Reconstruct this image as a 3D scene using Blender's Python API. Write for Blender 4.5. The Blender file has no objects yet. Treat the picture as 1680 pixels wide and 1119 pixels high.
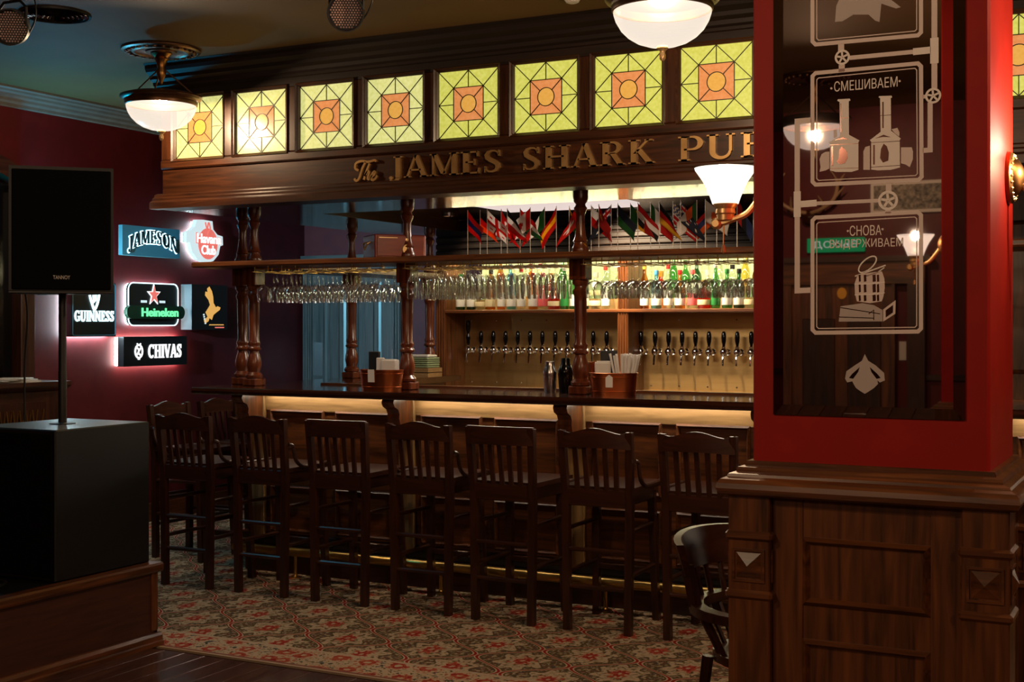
import bpy, bmesh, math, random
from mathutils import Matrix, Vector
random.seed(7)
PI = math.pi
S = bpy.context.scene
COL = S.collection

# ---------------------------------------------------------------- camera
F_PX, XC, YH, CAMH = 2155.0, 840.0, 534.0, 1.5
YAW = math.radians(27.25)
cam = bpy.data.cameras.new('camera')
cam.sensor_width = 36.0
cam.lens = F_PX * 36.0 / 1680.0
cam.shift_y = -(559.5 - YH) / 1680.0
cam.clip_start = 0.05
camo = bpy.data.objects.new('camera', cam)
COL.objects.link(camo)
camo.location = (0, 0, CAMH)
camo.rotation_euler = (PI / 2, 0, YAW)
S.camera = camo

# ---------------------------------------------------------------- world, light, exposure
w = bpy.data.worlds.new('world'); S.world = w
w.use_nodes = True
w.node_tree.nodes['Background'].inputs[0].default_value = (0.02, 0.018, 0.02, 1)
w.node_tree.nodes['Background'].inputs[1].default_value = 0.2
S.view_settings.view_transform = 'Standard'
S.view_settings.look = 'None'
S.view_settings.gamma = 1.0
S.view_settings.exposure = 0.0
S.view_settings.use_curve_mapping = False
S.cycles.use_denoising = True
S.cycles.max_bounces = 8
S.cycles.transparent_max_bounces = 24
S.cycles.sample_clamp_indirect = 4.0

def light(name, kind, loc, energy, color, size=0.1, aim=None, angle=None, blend=0.5):
    l = bpy.data.lights.new(name, kind)
    l.energy = energy; l.color = color
    if kind == 'AREA':
        l.shape = 'RECTANGLE'; l.size, l.size_y = size if isinstance(size, tuple) else (size, size)
    else:
        l.shadow_soft_size = size
    if kind == 'SPOT':
        l.spot_size = math.radians(angle); l.spot_blend = blend
    o = bpy.data.objects.new(name, l); COL.objects.link(o)
    o.location = loc
    if aim is not None:
        o.rotation_euler = (Vector(aim) - Vector(loc)).to_track_quat('-Z', 'Y').to_euler()
    return o

light('assumed_wash_down', 'SPOT', (-6.2, 4.9, 2.95), 34, (0.08, 0.60, 0.90), 0.06, (-5.1, 5.6, 0.1), 95, 0.9)  # assumed unseen lamp for the blue light on subwoofer, floor and carpet
def lamp_light(name, parent, loc, energy, color, size):
    o = light(name, 'POINT', loc, energy, color, size); o.parent = parent; return o
# the blue stage wash that the photograph shows on the ceiling, the far door and the carpet; its lamps are assumed
light('assumed_ceiling_wash', 'SPOT', (-6.86, 6.42, 1.80), 95, (0.0, 0.44, 0.78), 0.05, (-6.3, 6.3, 3.09), 125, 1.0)
light('assumed_wash_door', 'SPOT', (-5.9, 3.5, 2.15), 2000, (0.22, 0.62, 0.84), 0.08, (-6.6, 9.6, 1.7), 30, 0.9)

# ---------------------------------------------------------------- helpers
def srgb(r, g, b):
    f = lambda v: (v / 255 / 12.92) if v / 255 <= 0.04045 else ((v / 255 + 0.055) / 1.055) ** 2.4
    return (f(r), f(g), f(b))

def at_y(px, py, Y):
    l = (px - XC) / F_PX
    a, b = -math.sin(YAW) + l * math.cos(YAW), math.cos(YAW) + l * math.sin(YAW)
    d = Y / b
    return (a * d, Y, CAMH - (py - YH) / F_PX * d)

class MB:
    def __init__(s, M=None):
        s.v = []; s.f = []; s.mi = []; s.M = M; s.m = 0
    def add(s, vs, fs):
        o = len(s.v)
        if s.M is not None:
            vs = [tuple(s.M @ Vector(p)) for p in vs]
        s.v += [tuple(p) for p in vs]
        for f in fs:
            s.f.append([i + o for i in f]); s.mi.append(s.m)
        return s
    def box(s, x0, x1, y0, y1, z0, z1):
        return s.add([(x0, y0, z0), (x1, y0, z0), (x1, y1, z0), (x0, y1, z0), (x0, y0, z1), (x1, y0, z1), (x1, y1, z1), (x0, y1, z1)],
                     [(0, 3, 2, 1), (4, 5, 6, 7), (0, 1, 5, 4), (1, 2, 6, 5), (2, 3, 7, 6), (3, 0, 4, 7)])
    def cbox(s, x0, x1, y0, y1, z0, z1, c=0.004):
        c = min(c, (x1 - x0) * .45, (y1 - y0) * .45, (z1 - z0) * .45)
        vs = []
        X, Y, Z = (x0, x1), (y0, y1), (z0, z1)
        for i in range(2):
            for j in range(2):
                for k in range(2):
                    sx, sy, sz = (c, -c)[i], (c, -c)[j], (c, -c)[k]
                    vs += [(X[i], Y[j] + sy, Z[k] + sz), (X[i] + sx, Y[j], Z[k] + sz), (X[i] + sx, Y[j] + sy, Z[k])]
        n = lambda i, j, k, a: (i * 4 + j * 2 + k) * 3 + a
        fs = []
        for i in range(2):
            f = [n(i, 0, 0, 0), n(i, 1, 0, 0), n(i, 1, 1, 0), n(i, 0, 1, 0)]; fs.append(f if i else f[::-1])
            f = [n(0, i, 0, 1), n(0, i, 1, 1), n(1, i, 1, 1), n(1, i, 0, 1)]; fs.append(f if i else f[::-1])
            f = [n(0, 0, i, 2), n(1, 0, i, 2), n(1, 1, i, 2), n(0, 1, i, 2)]; fs.append(f if i else f[::-1])
        for a in range(2):
            for b in range(2):
                f = [n(a, b, 0, 0), n(a, b, 1, 0), n(a, b, 1, 1), n(a, b, 0, 1)]; fs.append(f if (a == b) else f[::-1])
                f = [n(a, 0, b, 0), n(a, 0, b, 2), n(a, 1, b, 2), n(a, 1, b, 0)]; fs.append(f if (a == b) else f[::-1])
                f = [n(0, a, b, 1), n(1, a, b, 1), n(1, a, b, 2), n(0, a, b, 2)]; fs.append(f if (a == b) else f[::-1])
                for k in range(2):
                    f = [n(a, b, k, 0), n(a, b, k, 1), n(a, b, k, 2)]; fs.append(f if (a + b + k) % 2 else f[::-1])
        return s.add(vs, fs)
    def prism(s, poly, a0, a1, axis='y'):
        """poly in the two other axes, extruded along axis"""
        n = len(poly)
        if axis == 'y': P = lambda p, a: (p[0], a, p[1])
        elif axis == 'x': P = lambda p, a: (a, p[0], p[1])
        else: P = lambda p, a: (p[0], p[1], a)
        vs = [P(p, a0) for p in poly] + [P(p, a1) for p in poly]
        fs = [list(range(n)), list(range(2 * n - 1, n - 1, -1))]
        for i in range(n):
            j = (i + 1) % n
            fs.append((j, i, i + n, j + n))
        return s.add(vs, fs)
    def lathe(s, prof, c=(0, 0, 0), seg=20, axis='z', sx=1, sy=1):
        vs = []; fs = []; n = len(prof)
        for r, z in prof:
            for k in range(seg):
                a = 2 * PI * k / seg
                u, v = r * math.cos(a) * sx, r * math.sin(a) * sy
                p = (u, v, z) if axis == 'z' else ((z, u, v) if axis == 'x' else (u, z, v))
                vs.append((p[0] + c[0], p[1] + c[1], p[2] + c[2]))
        for i in range(n - 1):
            for k in range(seg):
                k2 = (k + 1) % seg
                fs.append((i * seg + k, i * seg + k2, (i + 1) * seg + k2, (i + 1) * seg + k))
        fs.append(list(range(seg))[::-1]); fs.append([(n - 1) * seg + k for k in range(seg)])
        return s.add(vs, fs)
    def tube(s, pts, r, seg=8, closed=False):
        pts = [Vector(p) for p in pts]; n = len(pts)
        rr = r if isinstance(r, (list, tuple)) else [r] * n
        vs = []; fs = []; prev = None
        for i, p in enumerate(pts):
            if closed: t = pts[(i + 1) % n] - pts[i - 1]
            else: t = pts[min(i + 1, n - 1)] - pts[max(i - 1, 0)]
            t.normalize()
            if prev is None:
                a = Vector((0, 0, 1)) if abs(t.z) < .9 else Vector((1, 0, 0))
                u = t.cross(a).normalized()
            else:
                u = (prev - t * prev.dot(t)).normalized()
            prev = u; v = t.cross(u)
            for k in range(seg):
                a = 2 * PI * (k + .5) / seg
                vs.append(tuple(p + (u * math.cos(a) + v * math.sin(a)) * rr[i]))
        for i in range(n if closed else n - 1):
            j = (i + 1) % n
            for k in range(seg):
                k2 = (k + 1) % seg
                fs.append((i * seg + k, i * seg + k2, j * seg + k2, j * seg + k))
        if not closed:
            fs.append(list(range(seg))[::-1]); fs.append([(n - 1) * seg + k for k in range(seg)])
        return s.add(vs, fs)
    def beam(s, p, q, wx, wy):
        """rectangular bar from p to q, mostly vertical"""
        p, q = Vector(p), Vector(q)
        o = [(-1, -1), (1, -1), (1, 1), (-1, 1)]
        vs = [tuple(p + Vector((a * wx / 2, b * wy / 2, 0))) for a, b in o] + [tuple(q + Vector((a * wx / 2, b * wy / 2, 0))) for a, b in o]
        return s.add(vs, [(0, 3, 2, 1), (4, 5, 6, 7), (0, 1, 5, 4), (1, 2, 6, 5), (2, 3, 7, 6), (3, 0, 4, 7)])
    def build(s, name, mat, parent=None, smooth=False, kind=None, world=False, label=None):
        me = bpy.data.meshes.new(name)
        vs = s.v
        if world and parent is not None:
            l = WLOC.get(parent.name, Vector((0, 0, 0)))
            vs = [(a - l.x, b - l.y, c - l.z) for a, b, c in vs]
        me.from_pydata(vs, [], s.f)
        for m in (mat if isinstance(mat, (list, tuple)) else [mat]):
            me.materials.append(M[m] if isinstance(m, str) else m)
        if isinstance(mat, (list, tuple)):
            me.polygons.foreach_set('material_index', s.mi)
        bm = bmesh.new(); bm.from_mesh(me)
        bmesh.ops.recalc_face_normals(bm, faces=bm.faces); bm.to_mesh(me); bm.free()
        if smooth:
            me.polygons.foreach_set('use_smooth', [True] * len(me.polygons))
            me.set_sharp_from_angle(angle=math.radians(38))
        me.update()
        o = bpy.data.objects.new(name, me); COL.objects.link(o)
        if parent is not None: o.parent = parent
        if kind: o['kind'] = kind
        if label: o['label'] = label
        return o

WLOC = {}
def tag(o, label, cat, group=None):
    o['label'] = label; o['category'] = cat
    if group: o['group'] = group
    return o
def thing(name, label, cat, loc=(0, 0, 0), rz=0, group=None):
    o = bpy.data.objects.new(name, None); COL.objects.link(o)
    o.empty_display_size = .05
    o.location = loc; o.rotation_euler = (0, 0, rz)
    WLOC[o.name] = Vector(loc)
    return tag(o, label, cat, group)
def copy_tree(o, parent=None, loc=None, rz=None, label=None):
    c = o.copy(); COL.objects.link(c); c.parent = parent
    if loc is not None: c.location = loc
    if rz is not None: c.rotation_euler = (0, 0, rz)
    if label: c['label'] = label
    for ch in list(o.children): copy_tree(ch, c)
    return c
def struct(o):
    o['kind'] = 'structure'; return o
# local (u,v,w) frames: u right, v up, w out of the face
def face_ny(x, y, z): return Matrix(((1, 0, 0, x), (0, 0, -1, y), (0, 1, 0, z), (0, 0, 0, 1)))
def face_px(x, y, z): return Matrix(((0, 0, 1, x), (1, 0, 0, y), (0, 1, 0, z), (0, 0, 0, 1)))
def face_py(x, y, z): return Matrix(((-1, 0, 0, x), (0, 0, 1, y), (0, 1, 0, z), (0, 0, 0, 1)))

# ---------------------------------------------------------------- materials
M = {}
def pm(name, col, rough=.5, metal=0., spec=.5, emit=None, es=0., coat=0., alpha=1.):
    m = bpy.data.materials.new(name); m.use_nodes = True
    b = m.node_tree.nodes['Principled BSDF']
    b.inputs['Base Color'].default_value = (*col, 1)
    b.inputs['Roughness'].default_value = rough
    b.inputs['Metallic'].default_value = metal
    b.inputs['Specular IOR Level'].default_value = spec
    b.inputs['Coat Weight'].default_value = coat
    b.inputs['Coat Roughness'].default_value = .12
    if emit:
        b.inputs['Emission Color'].default_value = (*emit, 1); b.inputs['Emission Strength'].default_value = es
    b.inputs['Alpha'].default_value = alpha
    M[name] = m
    return m
def nd(m, t, **kw):
    n = m.node_tree.nodes.new(t)
    for k, v in kw.items(): setattr(n, k, v)
    return n
def lk(m, a, b): m.node_tree.links.new(a, b)
def noisy(name, col, col2, rough=.5, scale=(4, 4, 4), nscale=3, detail=5, dist=.0, metal=0., bump=0., spec=.5, coat=0., lo=.3, hi=.7):
    m = pm(name, col, rough, metal, spec, coat=coat)
    b = m.node_tree.nodes['Principled BSDF']
    tc = nd(m, 'ShaderNodeTexCoord'); mp = nd(m, 'ShaderNodeMapping'); mp.inputs['Scale'].default_value = scale
    nz = nd(m, 'ShaderNodeTexNoise'); nz.inputs['Scale'].default_value = nscale; nz.inputs['Detail'].default_value = detail; nz.inputs['Distortion'].default_value = dist
    rp = nd(m, 'ShaderNodeValToRGB')
    rp.color_ramp.elements[0].position = lo; rp.color_ramp.elements[1].position = hi
    rp.color_ramp.elements[0].color = (*col, 1); rp.color_ramp.elements[1].color = (*col2, 1)
    lk(m, tc.outputs['Object'], mp.inputs['Vector']); lk(m, mp.outputs[0], nz.inputs['Vector'])
    lk(m, nz.outputs['Fac'], rp.inputs[0]); lk(m, rp.outputs[0], b.inputs['Base Color'])
    if bump:
        bp = nd(m, 'ShaderNodeBump'); bp.inputs['Strength'].default_value = bump; bp.inputs['Distance'].default_value = .002
        lk(m, nz.outputs['Fac'], bp.inputs['Height']); lk(m, bp.outputs[0], b.inputs['Normal'])
    return m
def wood(name, c1, c2, rough=.34, spec=.5, coat=0.):
    for ax, sc in (('x', (1.2, 16, 16)), ('y', (16, 1.2, 16)), ('z', (16, 16, 1.2))):
        noisy(name + '_' + ax, c1, c2, rough, sc, 2.2, 7, .9, bump=.12, spec=spec, coat=coat)
wood('oak', srgb(56, 29, 14), srgb(116, 66, 32), .33)            # bar, canopy, pillar base
wood('canopy', srgb(30, 14, 6), srgb(66, 34, 15), .33)
wood('dark', srgb(36, 17, 10), srgb(66, 33, 19), .30)            # stools
wood('walnut', srgb(60, 26, 13), srgb(104, 50, 26), .26)         # turned columns
wood('gloss', srgb(34, 16, 10), srgb(56, 27, 15), .12, coat=.4)  # polished tops and soffit
wood('plank', srgb(56, 34, 29), srgb(92, 60, 50), .2)
wood('golden', srgb(112, 84, 50), srgb(150, 116, 74), .4)  # lit tone of the bar front; plain pale wood elsewhere
wood('stage', srgb(54, 28, 18), srgb(80, 42, 26), .45)
wood('teak', srgb(50, 44, 42), srgb(78, 68, 64), .35)            # the far door
noisy('red_paint', srgb(146, 22, 12), srgb(158, 26, 15), .55, nscale=2, bump=.06, spec=.2)
noisy('wall_paint', srgb(76, 16, 20), srgb(86, 20, 23), .5, nscale=2, bump=.06, spec=.3)
noisy('ceiling_paint', srgb(98, 72, 40), srgb(112, 84, 48), .7, (1, 1, 1), 1.2, spec=.2)
noisy('cornice_paint', srgb(84, 78, 68), srgb(96, 88, 76), .6)
noisy('brass', srgb(196, 158, 84), srgb(212, 176, 104), .3, metal=1)
noisy('aged_brass', srgb(130, 90, 50), srgb(160, 112, 62), .35, metal=1)
noisy('tap_plate', srgb(188, 150, 94), srgb(202, 164, 106), .40, (.6, 4, 10), 3, metal=.95, bump=.01)
noisy('copper', srgb(190, 104, 58), srgb(206, 122, 72), .32, metal=1)
noisy('gilt', srgb(168, 128, 78), srgb(198, 158, 104), .38, metal=.75)
noisy('bronze', srgb(74, 50, 34), srgb(104, 72, 48), .35, metal=.8)
noisy('pale_brass', srgb(210, 168, 110), srgb(224, 186, 130), .35, metal=.6)
wood('ebony', srgb(20, 11, 7), srgb(30, 17, 11), .6, .25)  # near-black wood; on the canopy top it paints in shade
pm('chrome', (.75, .75, .76), .08, 1)
pm('steel', (.55, .54, .53), .22, 1)
pm('black', srgb(11, 12, 13), .5)
pm('black_grille', srgb(7, 9, 10), .85, spec=.1)
noisy('sub_black', srgb(12, 14, 15), srgb(18, 20, 21), .42, nscale=60, bump=.1)
pm('black_gloss', srgb(10, 10, 11), .12)
pm('lead', srgb(24, 18, 8), .5)
pm('paper', srgb(214, 210, 208), .8)
pm('off_white', srgb(196, 190, 182), .6)
pm('pole_white', srgb(210, 205, 200), .4)
pm('cloth_green', srgb(120, 132, 96), .9)
pm('teal_bag', srgb(70, 140, 160), .5)
pm('wire_black', srgb(20, 20, 20), .5)
pm('antler', srgb(150, 120, 92), .6)

def mixsurf(m, sh1, sh2, fac):
    out = m.node_tree.nodes['Material Output']
    mx = nd(m, 'ShaderNodeMixShader')
    if isinstance(fac, float): mx.inputs[0].default_value = fac
    else: lk(m, fac, mx.inputs[0])
    lk(m, sh1, mx.inputs[1]); lk(m, sh2, mx.inputs[2]); lk(m, mx.outputs[0], out.inputs['Surface'])
def thin_glass(name, tint, rough=.02, edge=.25, gl=(1, 1, 1)):
    m = bpy.data.materials.new(name); m.use_nodes = True
    m.node_tree.nodes.remove(m.node_tree.nodes['Principled BSDF'])
    t = nd(m, 'ShaderNodeBsdfTransparent'); t.inputs[0].default_value = (*tint, 1)
    g = nd(m, 'ShaderNodeBsdfGlossy'); g.inputs['Roughness'].default_value = rough; g.inputs['Color'].default_value = (*gl, 1)
    lw = nd(m, 'ShaderNodeLayerWeight'); lw.inputs['Blend'].default_value = .5
    pw_ = nd(m, 'ShaderNodeMath', operation='POWER'); lk(m, lw.outputs['Facing'], pw_.inputs[0]); pw_.inputs[1].default_value = 2.0
    ml = nd(m, 'ShaderNodeMath', operation='MULTIPLY_ADD'); lk(m, pw_.outputs[0], ml.inputs[0]); ml.inputs[1].default_value = edge; ml.inputs[2].default_value = .05
    mixsurf(m, t.outputs[0], g.outputs[0], ml.outputs[0])
    M[name] = m
thin_glass('clear_glass', (.98, .99, .99), .04, .95)
BOT = {'green': (.10, .42, .12), 'dark_green': (.05, .16, .07), 'amber': (.75, .30, .05), 'brown': (.22, .07, .02), 'clear': (.80, .86, .80), 'blue': (.15, .50, .75), 'red': (.62, .06, .04), 'yellow': (.85, .70, .18)}
for k, c in BOT.items(): thin_glass('bottle_' + k, tuple(v ** .6 for v in c), .05, .5)

def emis(name, col, st, gloss=0.0):
    m = bpy.data.materials.new(name); m.use_nodes = True
    b = m.node_tree.nodes['Principled BSDF']
    b.inputs['Base Color'].default_value = (*[c * .3 for c in col], 1)
    b.inputs['Roughness'].default_value = .25
    b.inputs['Specular IOR Level'].default_value = gloss
    b.inputs['Emission Color'].default_value = (*col, 1); b.inputs['Emission Strength'].default_value = st
    M[name] = m; return m
def lamp_glass(name, col, st, fac):
    m = emis(name, col, st, .4); b = m.node_tree.nodes['Principled BSDF']
    t = nd(m, 'ShaderNodeBsdfTransparent'); t.inputs[0].default_value = (1, .95, .88, 1)
    b.inputs['Base Color'].default_value = (0, 0, 0, 1)
    mixsurf(m, b.outputs[0], t.outputs[0], fac)
lamp_glass('lamp_bowl', (1.0, .88, .76), 1.2, .5)
lamp_glass('sconce_shade', (1.0, .88, .74), 2.2, .45)
emis('led_warm', (1.0, .86, .66), 26)
emis('led_yellow', (1.0, .86, .48), 42.0)
emis('bar_light_panel', (1.0, .85, .80), .75)
emis('neon_white', (.66, .95, 1.0), 2.2)
emis('halo_cold', (.62, .92, 1.0), 24.0)
emis('halo_warm', (1.0, .80, .76), 24.0)
emis('white_lit', (1.0, 1.0, 1.0), 1.3)
emis('ivory_lit', (.80, .95, .97), .75)
emis('green_lit', (.16, .95, .35), 1.3)
emis('red_lit', (.95, .20, .16), .8)
emis('orange_lit', (.95, .48, .12), .75)
emis('exit_green', (.02, .35, .12), .8)
def pane(name, c1, c2, st):
    m = emis(name, c1, st, .6)
    b = m.node_tree.nodes['Principled BSDF']
    tc = nd(m, 'ShaderNodeTexCoord'); nz = nd(m, 'ShaderNodeTexNoise'); nz.inputs['Scale'].default_value = 60; nz.inputs['Detail'].default_value = 4
    rp = nd(m, 'ShaderNodeValToRGB'); rp.color_ramp.elements[0].position = .3; rp.color_ramp.elements[1].position = .7
    rp.color_ramp.elements[0].color = (*c1, 1); rp.color_ramp.elements[1].color = (*c2, 1)
    lk(m, tc.outputs['Object'], nz.inputs['Vector']); lk(m, nz.outputs['Fac'], rp.inputs[0]); lk(m, rp.outputs[0], b.inputs['Emission Color'])
pane('pane_lime', srgb(194, 194, 80), srgb(216, 214, 108), .95)
pane('pane_pale', srgb(208, 208, 122), srgb(228, 226, 152), .95)
pane('pane_orange', srgb(214, 132, 72), srgb(228, 150, 92), .9)
pane('pane_gold', srgb(216, 158, 66), srgb(230, 172, 84), .9)
pane('back_glow', srgb(206, 204, 120), srgb(230, 226, 160), 1.5)  # glow put into the surface behind the bottles

# mirror and its etching
pm('mirror', (.40, .33, .31), .015, 1)
def etch(name, col, fac):
    m = bpy.data.materials.new(name); m.use_nodes = True
    b = m.node_tree.nodes['Principled BSDF']; b.inputs['Base Color'].default_value = (*col, 1); b.inputs['Roughness'].default_value = .6
    t = nd(m, 'ShaderNodeBsdfTransparent')
    mixsurf(m, t.outputs[0], b.outputs[0], fac)
    M[name] = m
etch('etch_line', srgb(255, 232, 224), .80)
etch('etch_fill', srgb(255, 240, 232), .95)
etch('etch_soft', srgb(245, 228, 222), .55)

# carpet: an ogee lattice with a flower in every cell, and a floral border
def carpet_mat(name, border):
    m = bpy.data.materials.new(name); m.use_nodes = True; M[name] = m
    b = m.node_tree.nodes['Principled BSDF']; b.inputs['Roughness'].default_value = .95; b.inputs['Specular IOR Level'].default_value = .1
    tc = nd(m, 'ShaderNodeTexCoord')
    def math_(op, a, bb=None, cc=None, clamp=False):
        n = nd(m, 'ShaderNodeMath', operation=op); n.use_clamp = clamp
        for i, v in enumerate((a, bb, cc)):
            if v is None: continue
            if isinstance(v, (int, float)): n.inputs[i].default_value = v
            else: lk(m, v, n.inputs[i])
        return n.outputs[0]
    nz = nd(m, 'ShaderNodeTexNoise'); nz.inputs['Scale'].default_value = 16; nz.inputs['Detail'].default_value = 3
    lk(m, tc.outputs['Object'], nz.inputs['Vector'])
    sub = nd(m, 'ShaderNodeVectorMath', operation='SUBTRACT'); lk(m, nz.outputs['Color'], sub.inputs[0]); sub.inputs[1].default_value = (.5, .5, .5)
    scl = nd(m, 'ShaderNodeVectorMath', operation='SCALE'); lk(m, sub.outputs[0], scl.inputs[0]); scl.inputs['Scale'].default_value = .035
    add = nd(m, 'ShaderNodeVectorMath', operation='ADD'); lk(m, tc.outputs['Object'], add.inputs[0]); lk(m, scl.outputs[0], add.inputs[1])
    sx = nd(m, 'ShaderNodeSeparateXYZ'); lk(m, tc.outputs['Object'], sx.inputs[0])
    dx = nd(m, 'ShaderNodeSeparateXYZ'); lk(m, add.outputs[0], dx.inputs[0])
    def mixc(fac, c1, c2):
        n = nd(m, 'ShaderNodeMix', data_type='RGBA')
        lk(m, fac, n.inputs[0])
        for i, v in ((6, c1), (7, c2)):
            if isinstance(v, tuple): n.inputs[i].default_value = (*v, 1)
            else: lk(m, v, n.inputs[i])
        return n.outputs[2]
    def ss(v, lo, hi):
        n = nd(m, 'ShaderNodeMapRange', interpolation_type='SMOOTHSTEP')
        lk(m, v, n.inputs[0]); n.inputs[1].default_value = lo; n.inputs[2].default_value = hi
        return n.outputs[0]
    beige, olive, red, brick, cream, slate = srgb(150, 132, 106), srgb(78, 66, 44), srgb(134, 32, 28), srgb(154, 72, 50), srgb(170, 148, 122), srgb(66, 68, 64)
    n2 = nd(m, 'ShaderNodeTexNoise'); n2.inputs['Scale'].default_value = 52; n2.inputs['Detail'].default_value = 4
    lk(m, tc.outputs['Object'], n2.inputs['Vector'])
    n3 = nd(m, 'ShaderNodeTexNoise'); n3.inputs['Scale'].default_value = 36; n3.inputs['Detail'].default_value = 2; n3.noise_dimensions = '4D'; n3.inputs['W'].default_value = 3.1
    lk(m, tc.outputs['Object'], n3.inputs['Vector'])
    if not border:
        W, L = .235, .44
        cc = math_('MULTIPLY', math_('COSINE', math_('MULTIPLY', sx.outputs['Y'], 2 * PI / L)), W * .46)
        de = math_('ABSOLUTE', math_('WRAP', math_('SUBTRACT', sx.outputs['X'], cc), W, -W))
        do = math_('ABSOLUTE', math_('WRAP', math_('ADD', math_('SUBTRACT', sx.outputs['X'], W), cc), W, -W))
        dl = math_('MINIMUM', de, do)
        def rad(ox, oy):
            u = math_('WRAP', math_('SUBTRACT', dx.outputs['X'], ox), W, -W)
            v = math_('WRAP', math_('SUBTRACT', dx.outputs['Y'], oy), L / 2, -L / 2)
            v = math_('MULTIPLY', v, .72)
            rr = math_('SQRT', math_('ADD', math_('MULTIPLY', u, u), math_('MULTIPLY', v, v)))
            pet = math_('COSINE', math_('MULTIPLY', math_('ARCTAN2', v, u), 8.0))
            return math_('MULTIPLY', rr, math_('MULTIPLY_ADD', pet, .20, 1.0))
        r = math_('MINIMUM', rad(1.5 * W, 0), rad(.5 * W, L / 2))
        base = mixc(ss(n2.outputs['Fac'], .50, .58), mixc(ss(n3.outputs['Fac'], .46, .54), olive, srgb(96, 62, 44)), beige)
        base = mixc(ss(n3.outputs['Fac'], .60, .66), base, slate)
        base = mixc(ss(r, .118, .110), base, olive)
        base = mixc(ss(r, .106, .098), base, mixc(ss(n2.outputs['Fac'], .36, .46), olive, cream))
        base = mixc(ss(r, .072, .067), base, mixc(ss(n3.outputs['Fac'], .42, .50), olive, beige))
        base = mixc(ss(r, .056, .051), base, mixc(ss(n3.outputs['Fac'], .44, .54), brick, cream))
        base = mixc(ss(r, .036, .031), base, mixc(ss(n2.outputs['Fac'], .45, .6), red, brick))
        base = mixc(ss(r, .011, .008), base, cream)
        base = mixc(ss(dl, .026, .022), base, olive)
        base = mixc(ss(dl, .017, .014), base, cream)
        col = mixc(ss(dl, .0085, .006), base, red)
    else:
        vo = nd(m, 'ShaderNodeTexVoronoi', voronoi_dimensions='2D'); vo.inputs['Scale'].default_value = 6.5; vo.inputs['Randomness'].default_value = .6
        lk(m, add.outputs[0], vo.inputs['Vector'])
        d = vo.outputs['Distance']
        d = math_('MULTIPLY_ADD', n3.outputs['Fac'], .3, d)
        base = mixc(ss(n2.outputs['Fac'], .56, .62), cream, olive)
        base = mixc(ss(n3.outputs['Fac'], .58, .62), base, slate)
        base = mixc(ss(d, .62, .58), base, mixc(ss(n2.outputs['Fac'], .42, .5), brick, cream))
        base = mixc(ss(d, .44, .40), base, mixc(ss(n3.outputs['Fac'], .42, .50), red, brick))
        col = mixc(ss(d, .26, .23), base, cream)
    lk(m, col, b.inputs['Base Color'])
    bp = nd(m, 'ShaderNodeBump'); bp.inputs['Strength'].default_value = .25; bp.inputs['Distance'].default_value = .003
    n4 = nd(m, 'ShaderNodeTexNoise'); n4.inputs['Scale'].default_value = 260
    lk(m, tc.outputs['Object'], n4.inputs['Vector']); lk(m, n4.outputs['Fac'], bp.inputs['Height']); lk(m, bp.outputs[0], b.inputs['Normal'])
carpet_mat('carpet_field', False)
carpet_mat('carpet_border', True)
pm('carpet_line', srgb(120, 70, 56), .95)
pm('carpet_cream', srgb(164, 140, 114), .95)

# ================================================================ the room
LX, BY, RX, FY, CZ = -7.07, 9.65, 3.2, -3.1, 3.09
struct(MB().box(LX - .2, RX + .2, FY - .2, BY + .2, -.15, -.012).build('floor', 'plank_y'))
FLOOR = bpy.data.objects['floor']
struct(MB().box(LX - .2, RX + .2, FY - .2, BY + .2, CZ, CZ + .15).build('ceiling', 'ceiling_paint'))
struct(MB().box(LX - .2, LX, FY, BY, -.012, CZ).build('wall_left', 'wall_paint'))
struct(MB().box(LX - .2, RX + .2, BY, BY + .2, -.012, CZ).build('wall_back', 'wall_paint'))
struct(MB().box(RX, RX + .2, FY, BY, -.012, CZ).build('wall_right', 'wall_paint'))
struct(MB().box(LX - .2, RX + .2, FY - .2, FY, -.012, CZ).build('wall_front', 'wall_paint'))
# stepped cornice on the left wall
prof = [(LX, CZ), (LX + .15, CZ), (LX + .15, CZ - .015), (LX + .128, CZ - .022), (LX + .122, CZ - .034), (LX + .098, CZ - .042), (LX + .09, CZ - .056),
        (LX + .062, CZ - .066), (LX + .054, CZ - .082), (LX + .028, CZ - .094), (LX + .022, CZ - .112), (LX, CZ - .118)]
struct(MB().prism(prof, FY, BY, 'y').build('trim_1', 'cornice_paint'))
struct(MB().box(LX, LX + .018, FY, BY - .06, 0, .14).build('baseboard_left', 'oak_y'))
# wooden floor boards, each its own piece
pw = .118
plank_meshes = {}
for i in range(32):
    x = -4.32 + i * pw
    cuts = [-.6 + (i * .37) % 1.0, 1.0 + (i * .53) % 1.1, 2.6 + (i * .41) % .9, 4.665]
    y0 = -.9
    for yc in cuts:
        L = round((yc - y0) * 10) / 10 if yc < 4.6 else yc - y0
        y1 = y0 + L if yc < 4.6 else yc
        k = round(y1 - y0, 3)
        if k not in plank_meshes:
            plank_meshes[k] = MB().cbox(0, pw - .003, 0, k - .003, -.012, 0, .0015).build('floor_board', 'plank_y', FLOOR)
            o = plank_meshes[k]
        else:
            o = plank_meshes[k].copy(); COL.objects.link(o)
        o.location = (x, y0, 0)
        y0 = y1
# carpet
cp = thing('carpet', 'large beige and red patterned carpet under the bar stools', 'carpet', (-3, 7, 0))
def flat(x0, x1, y0, y1, name, mat): MB().box(x0, x1, y0, y1, -.010, 0).build(name, mat, cp, world=True)
CX0 = LX + .02
flat(CX0, RX, 4.98, BY - .05, 'field', 'carpet_field')
flat(CX0, RX, 4.955, 4.98, 'inner_stripe', 'carpet_cream')
flat(CX0, RX, 4.735, 4.955, 'border', 'carpet_border')
flat(CX0, RX, 4.715, 4.735, 'outer_stripe', 'carpet_line')
flat(CX0, RX, 4.70, 4.715, 'edge_binding', 'carpet_cream')

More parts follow.
